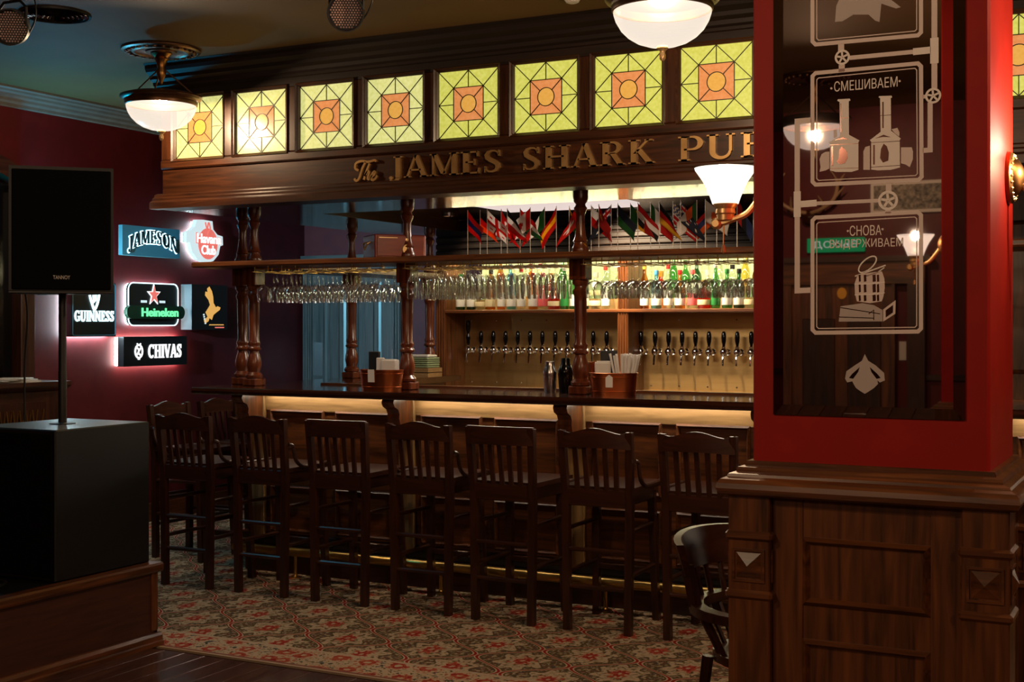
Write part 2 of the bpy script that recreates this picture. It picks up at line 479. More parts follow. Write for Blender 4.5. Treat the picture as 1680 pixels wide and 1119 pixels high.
# ================================================================ canopy over the bar
BX1 = 1.62                                       # right end of the bar, behind the pillar
cn = thing('bar_canopy', 'dark wood canopy with lit stained glass squares hanging above the bar', 'canopy', (-2, 6.5, 2.21))
B = lambda n, mat, mb, sm=False: mb.build(n, mat, cn, sm, world=True)
B('soffit', 'gloss_x', MB().box(-5.62, BX1, 6.16, 6.92, 2.215, 2.25))
B('side_soffit', 'gloss_y', MB().box(-5.62, -4.93, 6.92, 8.68, 2.215, 2.25))
B('opening_trim', 'canopy_x', MB().box(-4.93, BX1, 6.90, 6.93, 2.216, 2.30))
B('opening_side_trim', 'canopy_y', MB().box(-4.95, -4.925, 6.93, 8.68, 2.216, 2.30))
B('recess_board', 'gloss_x', MB().box(-4.93, BX1, 6.93, 8.68, 2.30, 2.33))
lp = B('light_panel', 'bar_light_panel', MB().box(-3.85, -2.97, 6.955, 7.46, 2.222, 2.25)); lp['label'] = 'glowing ceiling light panel'
light('bar_ceiling_light', 'AREA', (-3.41, 7.2, 2.219), 38, (1.0, .86, .70), (.86, .48), (-3.41, 7.201, 0))
B('base_moulding', 'canopy_x', MB().prism([(6.16, 2.21), (6.115, 2.21), (6.115, 2.248), (6.125, 2.255), (6.14, 2.262), (6.14, 2.275), (6.158, 2.285), (6.158, 2.297), (6.18, 2.307), (6.19, 2.307), (6.19, 2.21)], -5.64, BX1, 'x'))
B('frieze', 'canopy_x', MB().box(-5.60, BX1, 6.19, 6.30, 2.21, 2.47))
B('lower_rail', 'canopy_x', MB().prism([(6.18, 2.455), (6.172, 2.463), (6.172, 2.503), (6.18, 2.51), (6.30, 2.51), (6.30, 2.455)], -5.60, BX1, 'x'))
B('upper_rail', 'ebony_x', MB().box(-5.60, BX1, 6.175, 6.30, 2.885, 3.02))  # darker wood paints in the shade above the lamps
B('crown_moulding', 'ebony_x', MB().prism([(6.175, 2.935), (6.165, 2.94), (6.165, 2.955), (6.15, 2.965), (6.145, 2.985), (6.12, 3.0), (6.115, 3.02), (6.085, 3.04), (6.075, 3.06), (6.075, 3.075), (6.06, 3.088), (6.30, 3.088), (6.30, 2.935)], -5.64, BX1, 'x'))  # shade over the lamp bowls put into the dark colour
B('back_board', 'black', MB().box(-5.60, BX1, 6.26, 6.30, 2.47, 2.89))
B('end_board', 'canopy_z', MB().box(-5.60, -5.56, 6.30, 8.68, 2.25, 3.088))
# stained glass: window > lead lines and every pane
def build_window(x0, pale):
    x0 += 0; W, H = .37, .365; zb = 2.515
    wo = MB()
    z0, z1 = zb - .004, zb + H + .004
    fr = [(x0 - .018, z0 - .012), (x0 + W + .018, z0 - .012), (x0 + W + .018, z1 + .012), (x0 - .018, z1 + .012)]
    inn = [(x0 + .003, z0 + .006), (x0 + W - .003, z0 + .006), (x0 + W - .003, z1 - .006), (x0 + .003, z1 - .006)]
    for i in range(4):
        j = (i + 1) % 4
        a, b_, c, d = fr[i], fr[j], inn[j], inn[i]
        wo.add([(a[0], 6.166, a[1]), (b_[0], 6.166, b_[1]), (c[0], 6.186, c[1]), (d[0], 6.186, d[1]),
                (a[0], 6.20, a[1]), (b_[0], 6.20, b_[1]), (c[0], 6.20, c[1]), (d[0], 6.20, d[1])],
               [(0, 1, 2, 3), (7, 6, 5, 4), (0, 4, 5, 1), (2, 6, 7, 3), (1, 5, 6, 2), (3, 7, 4, 0)])
    win = wo.build('stained_glass_window', 'canopy_x', cn, world=True)
    l = WLOC[cn.name]
    cx, cz = x0 + W / 2 - l.x, zb + H / 2 - l.z
    return win, cx, cz
pane_proto = {}
def pane_obj(key, poly, mat, win, cx, cz):
    if key not in pane_proto:
        o = MB().prism(poly, 6.196 - 6.5, 6.204 - 6.5, 'y').build('glass_pane', mat, win); pane_proto[key] = o
    else:
        o = pane_proto[key].copy(); COL.objects.link(o); o.parent = win
        if o.data.materials[0] != M[mat]:
            o.data = o.data.copy(); o.data.materials[0] = M[mat]
    o.location = (cx, 0, cz)
lead_proto = None
a_, b_ = .183, .181
sq = .094
cr = .048
for wi in range(12):
    x0 = -5.498 + wi * .4645
    win, cx, cz = build_window(x0, False)
    lime = 'pane_pale' if wi < 4 else 'pane_lime'
    key = lambda k: (k, lime)
    for sx in (-1, 1):
        for sz in (-1, 1):
            c = (a_ * sx, b_ * sz); m = (a_ / 2 * sx, b_ / 2 * sz)
            pane_obj(key(('c1', sx, sz)), [c, (0, b_ * sz), m], lime, win, cx, cz)
            pane_obj(key(('c2', sx, sz)), [c, (a_ * sx, 0), m], lime, win, cx, cz)
            pane_obj(key(('d1', sx, sz)), [(0, b_ * sz), m, (0, b_ / 2 * sz)], lime, win, cx, cz)
            pane_obj(key(('d2', sx, sz)), [(a_ * sx, 0), m, (a_ / 2 * sx, 0)], lime, win, cx, cz)
    for q in range(4):
        t0 = PI / 4 + q * PI / 2
        arc = [(cr * math.cos(t0 + PI / 2 * k / 6), cr * math.sin(t0 + PI / 2 * k / 6)) for k in range(7)]
        s0 = (math.copysign(a_ / 2, arc[0][0]), math.copysign(b_ / 2, arc[0][1])); s1 = (math.copysign(a_ / 2, arc[-1][0]), math.copysign(b_ / 2, arc[-1][1]))
        pane_obj(('o', q), [s0] + arc + [s1], 'pane_orange', win, cx, cz)
    pane_obj(('g',), [(cr * math.cos(2 * PI * k / 24), cr * math.sin(2 * PI * k / 24)) for k in range(24)], 'pane_gold', win, cx, cz)
    if lead_proto is None:
        lm = MB()
        def ln(p, q, wd=.0042):
            p, q = Vector((p[0], p[1])), Vector((q[0], q[1])); t = (q - p).normalized(); n = Vector((-t.y, t.x)) * wd / 2
            lm.prism([tuple(p + n), tuple(q + n), tuple(q - n), tuple(p - n)], 6.192 - 6.5, 6.199 - 6.5, 'y')
        for sx in (-1, 1):
            ln((0, b_ * sx), (0, b_ / 2 * sx)); ln((a_ * sx, 0), (a_ / 2 * sx, 0))
            for sz in (-1, 1):
                ln((a_ * sx, 0), (0, b_ * sz)); k = cr / math.hypot(a_, b_)
                ln((a_ * sx, b_ * sz), (a_ * sx * k, b_ * sz * k))
            ln((-a_ / 2, b_ / 2 * sx), (a_ / 2, b_ / 2 * sx)); ln((a_ / 2 * sx, -b_ / 2), (a_ / 2 * sx, b_ / 2))
        for k in range(24):
            ln((cr * math.cos(2 * PI * k / 24), cr * math.sin(2 * PI * k / 24)), (cr * math.cos(2 * PI * (k + 1) / 24), cr * math.sin(2 * PI * (k + 1) / 24)))
        lead_proto = lo = lm.build('leading', 'lead', win)
    else:
        lo = lead_proto.copy(); COL.objects.link(lo); lo.parent = win
    lo.location = (cx, 0, cz)
    # upright between this window and the next
    MB().cbox(x0 + .37, x0 + .4645, 6.175, 6.26, 2.51, 2.885, .004).build('upright', 'canopy_z', cn, world=True)
MB().cbox(-5.60, -5.498, 6.175, 6.26, 2.51, 2.885, .004).build('upright', 'canopy_z', cn, world=True)
for k in (12, 13, 14):
    MB().box(-5.498 + k * .4645, min(-5.498 + (k + 1) * .4645, BX1), 6.18, 6.26, 2.51, 2.885).build('blind_panel', 'canopy_x', cn, world=True)

# ================================================================ lettering
# serif capitals made of strokes: ('l',x0,y0,x1,y1,w) ('a',cx,cy,rx,ry,deg0,deg1,w0,wmid,w1) ('s',x,y,half)
T, t_ = .19, .075
def st(x, w=T): return [('l', x, 0, x, 1, w), ('s', x, 0, w / 2 + .09), ('s', x, 1, w / 2 + .09)]
GL = {
 'J': (.52, st(.34)[:1] + [('s', .34, 1, .18), ('a', .17, 0.02, .17, .16, 0, -150, T, .12, .07), ('a', .06, .02, .04, .04, 0, 360, .08, .08, .08)]),
 'A': (.92, [('l', .10, 0, .45, 1, t_ + .02), ('l', .47, 1, .80, 0, T), ('l', .22, .33, .66, .33, t_), ('s', .10, 0, .13), ('s', .80, 0, .17)]),
 'M': (1.12, [('l', .14, 0, .14, 1, t_ + .02), ('l', .18, 1, .55, .08, T), ('l', .55, .05, .92, 1, t_), ('l', .96, 0, .96, 1, T), ('s', .14, 0, .13), ('s', .14, 1, .14), ('s', .96, 0, .18), ('s', .96, 1, .18)]),
 'E': (.76, st(.2) + [('l', .2, .965, .66, .965, t_), ('l', .2, .035, .70, .035, t_), ('l', .2, .52, .54, .52, t_), ('l', .65, 1, .67, .76, .06), ('l', .69, 0, .72, .25, .06), ('l', .54, .38, .54, .66, .05)]),
 'S': (.72, [('p', [(.61, .80), (.57, .90), (.47, .955), (.35, .96), (.22, .905), (.155, .79), (.19, .66), (.31, .565), (.45, .48), (.57, .37), (.585, .22), (.51, .09), (.37, .04), (.24, .05), (.15, .12), (.105, .23)], [.05, .06, .07, .085, .13, .165, .185, .195, .195, .185, .165, .13, .085, .07, .06, .05]), ('l', .62, .72, .62, .99, .05), ('l', .095, .01, .095, .29, .05)]),
 'H': (1.0, st(.2) + st(.8) + [('l', .2, .52, .8, .52, t_)]),
 'R': (.92, st(.2) + [('a', .46, .74, .24, .225, 90, -90, t_, T, t_), ('l', .2, .965, .46, .965, t_), ('l', .2, .515, .46, .515, t_), ('l', .46, .52, .76, 0, T - .01), ('s', .78, 0, .12)]),
 'K': (.94, st(.2) + [('l', .24, .42, .72, 1, t_ + .01), ('l', .38, .60, .78, 0, T), ('s', .72, 1, .13), ('s', .78, 0, .15)]),
 'P': (.80, st(.2) + [('a', .46, .71, .26, .255, 90, -90, t_, T, t_), ('l', .2, .965, .46, .965, t_), ('l', .2, .455, .46, .455, t_)]),
 'U': (.96, [('l', .2, .3, .2, 1, T), ('s', .2, 1, .18), ('a', .47, .30, .27, .265, 180, 360, T, .13, t_), ('l', .76, .3, .76, 1, t_ + .015), ('s', .76, 1, .14)]),
 'B': (.82, st(.2) + [('a', .44, .755, .20, .21, 90, -90, t_, T, t_), ('a', .46, .285, .25, .25, 90, -90, t_, T, t_), ('l', .2, .965, .44, .965, t_), ('l', .2, .535, .46, .535, t_), ('l', .2, .035, .46, .035, t_)]),
 'O': (.96, [('a', .48, .5, .36, .46, 90, 450, t_, T, t_), ('a', .48, .5, .36, .46, 60, 120, t_, t_, t_), ('a', .48, .5, .37, .46, -50, 50, T, T, T), ('a', .48, .5, .37, .46, 130, 230, T, T, T)]),
 'N': (1.0, [('l', .16, 0, .16, 1, t_), ('l', .16, .97, .82, .05, T), ('l', .84, 0, .84, 1, t_), ('s', .16, 0, .13), ('s', .14, 1, .14), ('s', .84, 1, .14)]),
 'G': (.94, [('a', .48, .5, .37, .46, 45, 180, t_, .12, T), ('a', .48, .5, .37, .46, 180, 310, T, .12, t_), ('l', .76, .05, .76, .44, T - .02), ('s', .74, .44, .17), ('l', .74, .72, .74, .98, .05)]),
 'I': (.42, st(.21)),
 'C': (.88, [('a', .48, .5, .37, .46, 45, 180, t_, .12, T), ('a', .48, .5, .37, .46, 180, 315, T, .12, t_), ('l', .76, .72, .76, 1, .05)]),
 'V': (.90, [('l', .12, 1, .45, 0, T), ('l', .47, 0, .78, 1, t_), ('s', .12, 1, .17), ('s', .78, 1, .12)]),
}
def glyph_polys(ch, fat=0.):
    out = []
    for op in GL[ch][1]:
        if op[0] == 'l':
            _, x0, y0, x1, y1, wd = op; wd += fat * 2
            p, q = Vector((x0, y0)), Vector((x1, y1)); t = (q - p).normalized()
            if abs(t.x) < 1e-6 or abs(t.y) < 1e-6:
                n = Vector((-t.y, t.x)) * wd / 2
            else:      # slanted strokes end flat on the baseline and cap line
                n = Vector((wd / 2 / max(abs(t.y), .35), 0))
            e = t * fat
            out.append([p + n - e, q + n + e, q - n + e, p - n - e])
        elif op[0] == 'p':
            P = [Vector(p) for p in op[1]]; n = len(P); L, R = [], []
            for k in range(n):
                t = (P[min(k + 1, n - 1)] - P[max(k - 1, 0)]).normalized(); nn = Vector((-t.y, t.x)) * (op[2][k] / 2 + fat)
                L.append(P[k] + nn); R.append(P[k] - nn)
            for k in range(n - 1): out.append([L[k], L[k + 1], R[k + 1], R[k]])
        elif op[0] == 's':
            _, x, y, hw = op; s = .03 if y < .5 else -.03
            out.append([Vector((x - hw - fat, y - fat if y < .5 else y + fat)), Vector((x + hw + fat, y - fat if y < .5 else y + fat)), Vector((x + hw + fat, y + s * 2)), Vector((x - hw - fat, y + s * 2))])
        else:
            _, cx, cy, rx, ry, d0, d1, w0, wm, w1 = op
            n = max(6, int(abs(d1 - d0) / 15))
            pin, pout = [], []
            for k in range(n + 1):
                f = k / n; a = math.radians(d0 + (d1 - d0) * f)
                wd = (w0 + (wm - w0) * f * 2) if f < .5 else (wm + (w1 - wm) * (f - .5) * 2)
                wd += fat * 2
                c, s = math.cos(a), math.sin(a)
                pin.append(Vector((cx + (rx - wd / 2) * c, cy + (ry - wd / 2) * s))); pout.append(Vector((cx + (rx + wd / 2) * c, cy + (ry + wd / 2) * s)))
            for k in range(n):
                out.append([pin[k], pin[k + 1], pout[k + 1], pout[k]])
    return out
def serif_text(text, frame, x0, x1, y0, h, depth, name, mat, parent, fat=0., arch=0., w0=0., gap=.10, world=True):
    """text laid into u x0..x1, baseline y0, cap height h; every letter is a mesh of its own"""
    tot = sum(GL[c][0] + gap if c != ' ' else .5 for c in text) - gap
    sx = (x1 - x0) / tot; u = 0
    for ch in text:
        if ch == ' ': u += .5; continue
        wd = GL[ch][0]
        mb = MB(frame)
        for poly in glyph_polys(ch, fat):
            pp = []
            for p in poly:
                X = x0 + (u + p.x) * sx; Y = y0 + p.y * h
                if arch:
                    k = (X - (x0 + x1) / 2) / ((x1 - x0) / 2); Y += arch * (1 - k * k) - arch
                pp.append((X, Y))
            mb.prism(pp, w0, w0 + depth, 'z')
        mb.build(name, mat, parent, world=world)
        u += wd + gap
def sans_text(text, frame, cx, cy, width, height, depth, name, mat, parent, offset=0., w0=0., world=True, mirror=False):
    cu = bpy.data.curves.new('t', 'FONT'); cu.body = text; cu.extrude = 0; cu.offset = offset; cu.size = 1
    ob = bpy.data.objects.new('t', cu); COL.objects.link(ob)
    dg = bpy.context.evaluated_depsgraph_get()
    me = bpy.data.meshes.new_from_object(ob.evaluated_get(dg))
    vs = [v.co.copy() for v in me.vertices]; fs = [list(p.vertices) for p in me.polygons]
    bpy.data.objects.remove(ob); bpy.data.curves.remove(cu); bpy.data.meshes.remove(me)
    xa, xb = min(v.x for v in vs), max(v.x for v in vs); ya, yb = min(v.y for v in vs), max(v.y for v in vs)
    mb = MB(frame)
    pts = [(cx + ((v.x - xa) / (xb - xa) - .5) * width * (-1 if mirror else 1), cy + ((v.y - ya) / (yb - ya) - .5) * height) for v in vs]
    n = len(pts)
    # front, back and walls along boundary edges
    cnt = {}
    for f in fs:
        for i in range(len(f)):
            e = (f[i], f[(i + 1) % len(f)]); cnt[tuple(sorted(e))] = cnt.get(tuple(sorted(e)), 0) + 1
    faces = [f for f in fs] + [[i + n for i in f][::-1] for f in fs]
    if depth > 0:
        for f in fs:
            for i in range(len(f)):
                a, b = f[i], f[(i + 1) % len(f)]
                if cnt[tuple(sorted((a, b)))] == 1: faces.append([b, a, a + n, b + n])
    mb.add([(p[0], p[1], w0 + depth) for p in pts] + [(p[0], p[1], w0) for p in pts], faces)
    return mb.build(name, mat, parent, world=world)

sg = thing('pub_sign', 'raised gilt serif lettering along the canopy frieze under the stained glass', 'sign', (-3.0, 6.19, 2.31))
FR = face_ny(0, 6.19, 0)
serif_text('JAMES', FR, -3.945, -3.245, 2.316, .120, .016, 'letter', 'gilt', sg)
serif_text('SHARK', FR, -3.125, -2.378, 2.316, .120, .016, 'letter', 'gilt', sg)
serif_text('PUB', FR, -2.255, -1.800, 2.316, .120, .016, 'letter', 'gilt', sg)
def ribbon(mb, pts, wd, d0, d1):
    n = len(pts); L, R = [], []
    for i in range(n):
        p = Vector(pts[i]); t = (Vector(pts[min(i + 1, n - 1)]) - Vector(pts[max(i - 1, 0)])).normalized()
        ww = wd[i] if isinstance(wd, list) else wd
        nn = Vector((-t.y, t.x)) * ww / 2; L.append(p + nn); R.append(p - nn)
    for i in range(n - 1):
        mb.prism([tuple(L[i]), tuple(L[i + 1]), tuple(R[i + 1]), tuple(R[i])], d0, d1, 'z')
def spline(pts, n=6):
    out = []
    P = [Vector(p) for p in pts]
    for i in range(len(P) - 1):
        p0, p1, p2, p3 = P[max(i - 1, 0)], P[i], P[i + 1], P[min(i + 2, len(P) - 1)]
        for k in range(n):
            t = k / n
            out.append(tuple(.5 * ((2 * p1) + (p2 - p0) * t + (2 * p0 - 5 * p1 + 4 * p2 - p3) * t * t + (3 * p1 - p0 - 3 * p2 + p3) * t ** 3)))
    out.append(tuple(P[-1])); return out
fx, fz, fs = -4.185, 2.312, .16
for nm, strokes in (('script_t', [[(0.02, .10), (.10, .02), (.22, .10), (.36, .45), (.50, .66)], [(.20, .38), (.06, .46), (.10, .64), (.34, .70), (.60, .66), (.88, .70), (.92, .64)]]),
                    ('script_h', [[(.42, .04), (.52, .30), (.66, .60)], [(.46, .16), (.58, .32), (.64, .28), (.58, .08), (.66, .04)]]),
                    ('script_e', [[(.68, .08), (.80, .26), (.88, .30), (.86, .20), (.74, .12), (.76, .02), (.88, .04), (.98, .16)]])):
    mb = MB(FR)
    for s_ in strokes:
        ribbon(mb, [(fx + p[0] * fs, fz + p[1] * fs) for p in spline(s_)], .013, 0, .014)
    mb.build(nm, 'gilt', sg, world=True)

# ================================================================ bar counter
CT = 1.127
bc = thing('bar_counter', 'dark panelled wooden bar counter with carved corbels behind the stools', 'bar counter', (-2, 6.5, 0))
B = lambda n, mat, mb, sm=False: mb.build(n, mat, bc, sm, world=True)
FYB = 6.46
B('carcass', 'oak_x', MB().box(-5.17, BX1, FYB + .012, 6.72, 0.0, 1.085))
B('return_carcass', 'oak_y', MB().box(-5.17, -4.98, 6.72, 8.55, 0.0, 1.085))
B('top_rail', 'golden_x', MB().box(-5.17, BX1, FYB, FYB + .012, .985, 1.085))  # lighter wood paints in the glow of the light strip
B('kick_board', 'dark_x', MB().box(-5.17, BX1, FYB - .012, FYB + .012, 0, .16))
B('plinth_moulding', 'ebony_x', MB().prism([(FYB + .012, .16), (FYB - .018, .16), (FYB - .018, .175), (FYB - .010, .20), (FYB - .004, .23), (FYB + .012, .235)], -5.17, BX1, 'x'))
def panel(mb, x0, x1, z0, z1, w=.022, y=FYB, out=.014):
    o = [(x0, z0), (x1, z0), (x1, z1), (x0, z1)]; i_ = [(x0 + w, z0 + w), (x1 - w, z0 + w), (x1 - w, z1 - w), (x0 + w, z1 - w)]
    h_ = w * .45; m_ = [(x0 + h_, z0 + h_), (x1 - h_, z0 + h_), (x1 - h_, z1 - h_), (x0 + h_, z1 - h_)]
    for k in range(4):
        j = (k + 1) % 4
        for A, Bq, ya, yb in ((o, m_, y - .004, y - out), (m_, i_, y - out, y + .006)):
            mb.add([(A[k][0], ya, A[k][1]), (A[j][0], ya, A[j][1]), (Bq[j][0], yb, Bq[j][1]), (Bq[k][0], yb, Bq[k][1]),
                    (A[k][0], y + .012, A[k][1]), (A[j][0], y + .012, A[j][1]), (Bq[j][0], y + .012, Bq[j][1]), (Bq[k][0], y + .012, Bq[k][1])],
                   [(0, 1, 2, 3), (7, 6, 5, 4), (0, 4, 5, 1), (2, 6, 7, 3), (1, 5, 6, 2), (3, 7, 4, 0)])
    return mb
pan0 = None
PITCH = 1.07
COLX = [-5.0 + PITCH * k for k in range(7)]
up0 = lo0 = co0 = st0 = le0 = None
crb = [(0, 0), (-.205, 0), (-.215, -.02), (-.20, -.045), (-.165, -.06), (-.15, -.085), (-.155, -.11), (-.14, -.145), (-.10, -.165), (-.075, -.20), (-.05, -.235), (-.015, -.25), (0, -.25)]
bt = thing('bar_worktop', 'long polished dark wood worktop of the bar', 'worktop', (-2, 6.5, 1.08))
def dup(o, dx, parent):
    c = o.copy(); COL.objects.link(c); c.parent = parent; c.location = (dx, 0, 0); return c
for k in range(6):
    dx = PITCH * k; X = -5.0
    if k == 0:
        up0 = panel(MB(), X + .015, X + .412, .60, .99).build('upper_panel', 'oak_x', bc, world=True)
        lo0 = panel(MB(), X + .015, X + .412, .25, .53).build('lower_panel', 'oak_x', bc, world=True)
        up1 = panel(MB(), X + .492, X + .889, .60, .99).build('upper_panel', 'oak_x', bc, world=True)
        lo1 = panel(MB(), X + .492, X + .889, .25, .53).build('lower_panel', 'oak_x', bc, world=True)
        co0 = MB().prism([(FYB + y, 1.085 + z) for y, z in crb], X - .115, X - .035, 'x').build('corbel', 'oak_z', bc, world=True)
        st0 = MB().cbox(X - .125, X - .022, FYB - .018, FYB + .01, .20, 1.085, .005).build('pilaster', 'golden_z', bc, world=True)  # lit tone of the bar wood put into the colour
        le0 = MB().box(X + .0, X + .93, FYB - .055, FYB - .035, 1.078, 1.086).build('light_strip', 'led_warm', bt, world=True)
        firsts = (up0, lo0, up1, lo1, co0, st0)
    else:
        for o in firsts: dup(o, dx, bc)
        dup(le0, dx, bt)
def edge(x): return x
# top slab: L-shaped, rounded nose
nose = [(6.20, 1.085), (6.192, 1.092), (6.188, 1.106), (6.192, 1.120), (6.20, CT), (6.82, CT), (6.82, 1.085)]
MB().prism(nose, -5.375, BX1, 'x').build('front_slab', 'gloss_x', bt, world=True)
MB().box(-5.375, -4.85, 6.82, 8.58, 1.085, CT).build('return_slab', 'gloss_y', bt, world=True)
MB().box(-4.85, BX1, 6.79, 6.83, 1.095, CT + .012).build('inner_lip', 'oak_x', bt, world=True)

# brass foot rail
fr = thing('foot_rail', 'polished brass foot rail running along the base of the bar', 'foot rail', (-2, 6.3, 0))
MB().tube([(-5.17, 6.355, .152), (BX1, 6.355, .152)], .026, 12).build('rail_tube', 'brass', fr, True, world=True)
MB().lathe([(.0, -.012), (.022, -.01), (.026, 0), (.022, .012), (0, .013)], (-5.175, 6.355, .152), 12, 'x').build('end_cap', 'brass', fr, True, world=True)
for k in range(7):
    x = -4.72 + 1.0 * k
    m = MB().tube([(x, 6.355, 0.006), (x, 6.355, .14)], .011, 8)
    m.lathe([(.034, 0), (.034, .006), (.014, .014), (.012, .02)], (x, 6.355, 0), 12)
    m.tube([(x, 6.355, .152), (x, FYB - .014, .152)], .009, 8)
    m.build('bracket', 'brass', fr, True, world=True)

# ================================================================ overhead shelf and turned columns
SH0, SH1 = 1.856, 1.89
oh = thing('overhead_shelf', 'long dark wooden overhead shelf carried by turned columns above the bar', 'shelf', (-2, 6.5, 1.856))
MB().prism([(6.31, SH0), (6.30, SH0 + .008), (6.30, SH1 - .006), (6.306, SH1), (6.74, SH1), (6.74, SH0)], -5.47, BX1, 'x').build('shelf_board', 'oak_x', oh, world=True)
MB().box(-5.44, -5.0, 6.74, 8.58, SH0, SH1).build('return_board', 'oak_y', oh, world=True)

lower = [(.040, CT + .045), (.052, CT + .05), (.054, CT + .065), (.045, CT + .075), (.036, CT + .085), (.040, CT + .10), (.047, CT + .13), (.044, CT + .16), (.036, CT + .19), (.030, CT + .205), (.030, CT + .215), (.042, CT + .222), (.044, CT + .232), (.036, CT + .24),
         (.034, CT + .25), (.040, CT + .262), (.038, CT + .272), (.031, CT + .285), (.033, CT + .40), (.035, CT + .50), (.034, CT + .53), (.040, CT + .545), (.044, CT + .56), (.034, CT + .575), (.032, CT + .585), (.044, CT + .60), (.046, CT + .612), (.040, CT + .622)]
upper = [(.044, SH1), (.050, SH1 + .015), (.046, SH1 + .03), (.038, SH1 + .045), (.036, SH1 + .06), (.042, SH1 + .066), (.036, SH1 + .076), (.030, SH1 + .10), (.024, SH1 + .15), (.023, SH1 + .20), (.025, SH1 + .215), (.034, SH1 + .232), (.037, SH1 + .246), (.028, SH1 + .258), (.026, SH1 + .268), (.036, SH1 + .28), (.042, SH1 + .30), (.042, 2.215)]
def column(x, y, label, first=[None]):
    if first[0] is None:
        t = thing('bar_column', label, 'column', (x, y, CT), group='turned bar columns')
        MB().cbox(-.052, .052, -.052, .052, 0, .046, .006).build('plinth', 'walnut_z', t)
        MB().lathe([(r, z - CT) for r, z in lower], seg=20).build('lower_shaft', 'walnut_z', t, True)
        MB().cbox(-.048, .048, -.048, .048, .62, SH0 - CT, .004).build('block', 'walnut_z', t)
        MB().lathe([(r, z - CT) for r, z in upper], seg=20).build('upper_shaft', 'walnut_z', t, True)
        first[0] = t
    else:
        copy_tree(first[0], None, (x, y, CT), label=label)
column(-5.144, 6.5, 'turned wooden column at the front left corner of the bar')
column(-5.33, 6.62, 'turned wooden column just behind the corner column of the bar')
column(-5.268, 7.75, 'turned wooden column midway along the left side of the bar, before the far door')
column(-5.044, 8.45, 'turned wooden column at the far end beside the back bar')
column(-4.032, 6.5, 'turned wooden column beside the copper caddy on the left of the bar')
column(-2.93, 6.5, 'turned wooden column behind the cocktail shakers at the middle of the bar')
column(-1.84, 6.5, 'turned wooden column hidden behind the red pillar')

# ================================================================ glass racks and hanging glasses
def rack(x0, x1, n, label):
    t = thing('glass_rack', label, 'glass rack', ((x0 + x1) / 2, 6.52, SH0))
    for i in range(n + 1):
        x = x0 + (x1 - x0) * i / n
        m = MB().box(x - .006, x + .006, 6.34, 6.72, 1.822, 1.826)
        for y in (6.36, 6.53, 6.70): m.box(x - .002, x + .002, y - .002, y + .002, 1.826, SH0)
        m.build('rail', 'brass', t, world=True)
    for y in (6.36, 6.70):
        MB().box(x0, x1, y - .003, y + .003, 1.838, 1.843).build('crossbar', 'brass', t, world=True)
rack(-5.03, -4.12, 9, 'brass glass rack under the left bay of the overhead shelf')
rack(-3.96, -3.02, 13, 'brass glass rack under the middle bay of the overhead shelf')
rack(-2.85, -1.90, 9, 'brass glass rack under the right bay of the overhead shelf')
def glass_mesh(bowl, stem):
    """hanging upside down: foot at z=0, rim lowest"""
    H = stem + bowl[-1][1]
    prof = [(.0, 0.002), (.030, .001), (.033, -.001), (.030, -.003), (.008, -.008), (.0042, -.016), (.0038, -stem + .01)]
    prof += [(r, -stem - z) for r, z in bowl]
    prof += [(r - .0012, -stem - z) for r, z in bowl[::-1][:-1]] + [(0.0, -stem - .006)]
    return prof
wine = glass_mesh([(.006, 0), (.020, .006), (.034, .022), (.042, .044), (.043, .062), (.039, .085), (.034, .104)], .085)
tall = glass_mesh([(.006, 0), (.016, .008), (.025, .028), (.029, .055), (.029, .085), (.026, .115), (.024, .135)], .045)
coupe = glass_mesh([(.006, 0), (.024, .006), (.040, .020), (.050, .045), (.049, .070), (.044, .095)], .090)
glassp = {}
def hang(kind, prof, x, y, label, group):
    z = 1.829
    if kind not in glassp:
        o = MB().lathe(prof, seg=14).build('wine_glass' if kind != 'tall' else 'flute_glass', 'clear_glass', None, True)
        glassp[kind] = o
    else:
        o = glassp[kind].copy(); COL.objects.link(o)
    o.location = (x, y, z); o.rotation_euler = (0, 0, random.random() * 6)
    tag(o, label, 'glass', group)
for i in range(9):
    for j in range(4):
        hang('wine', wine, -5.03 + .1011 * (i + .5), 6.385 + .095 * j, 'round-bowled wine glass hanging under the left bay of the shelf', 'wine glasses in the left rack')
for i in range(13):
    for j in range(5):
        hang('tall', tall, -3.96 + .0723 * (i + .5), 6.375 + .075 * j, 'tall narrow glass hanging under the middle bay of the shelf', 'flutes in the middle rack')
for i in range(9):
    for j in range(4):
        hang('coupe', coupe, -2.85 + .1056 * (i + .5), 6.39 + .098 * j, 'wide-bowled glass hanging under the right bay of the shelf', 'balloon glasses in the right rack')

# ================================================================ back bar
bb = thing('back_bar', 'wooden back bar with brass tap wall and lit bottle shelf', 'back bar', (-3.5, 8.9, 0))
B = lambda n, mat, mb, sm=False: mb.build(n, mat, bb, sm, world=True)
BE = -2.05
B('lower_cabinet', 'oak_x', MB().box(-5.14, BE, 8.62, 9.55, 0, .90))
B('work_surface', 'steel', MB().box(-5.14, BE, 8.60, 9.0, .90, .93))
B('carcass_back', 'oak_x', MB().box(-5.14, BE, 9.02, 9.55, .93, 1.60))
B('bottle_shelf', 'oak_x', MB().prism([(8.69, 1.592), (8.684, 1.598), (8.684, 1.612), (8.69, 1.618), (9.30, 1.618), (9.30, 1.592)], -5.05, BE, 'x'))
B('raised_step', 'golden_x', MB().box(-5.05, BE, 8.98, 9.16, 1.618, 1.70))
B('header', 'ebony_x', MB().box(-5.14, BE, 8.72, 9.55, 2.02, 2.30))
for k in range(5):
    B('header_slat', 'ebony_x', MB().cbox(-5.14, BE, 8.695, 8.72, 2.03 + .052 * k, 2.068 + .052 * k, .006))
B('end_panel', 'oak_z', MB().box(BE, .6, 8.66, 9.55, 0, 2.30))
B('end_panel_moulding', 'oak_z', panel(MB(), BE + .2, .3, 1.2, 2.15, .03, 8.66, .02))
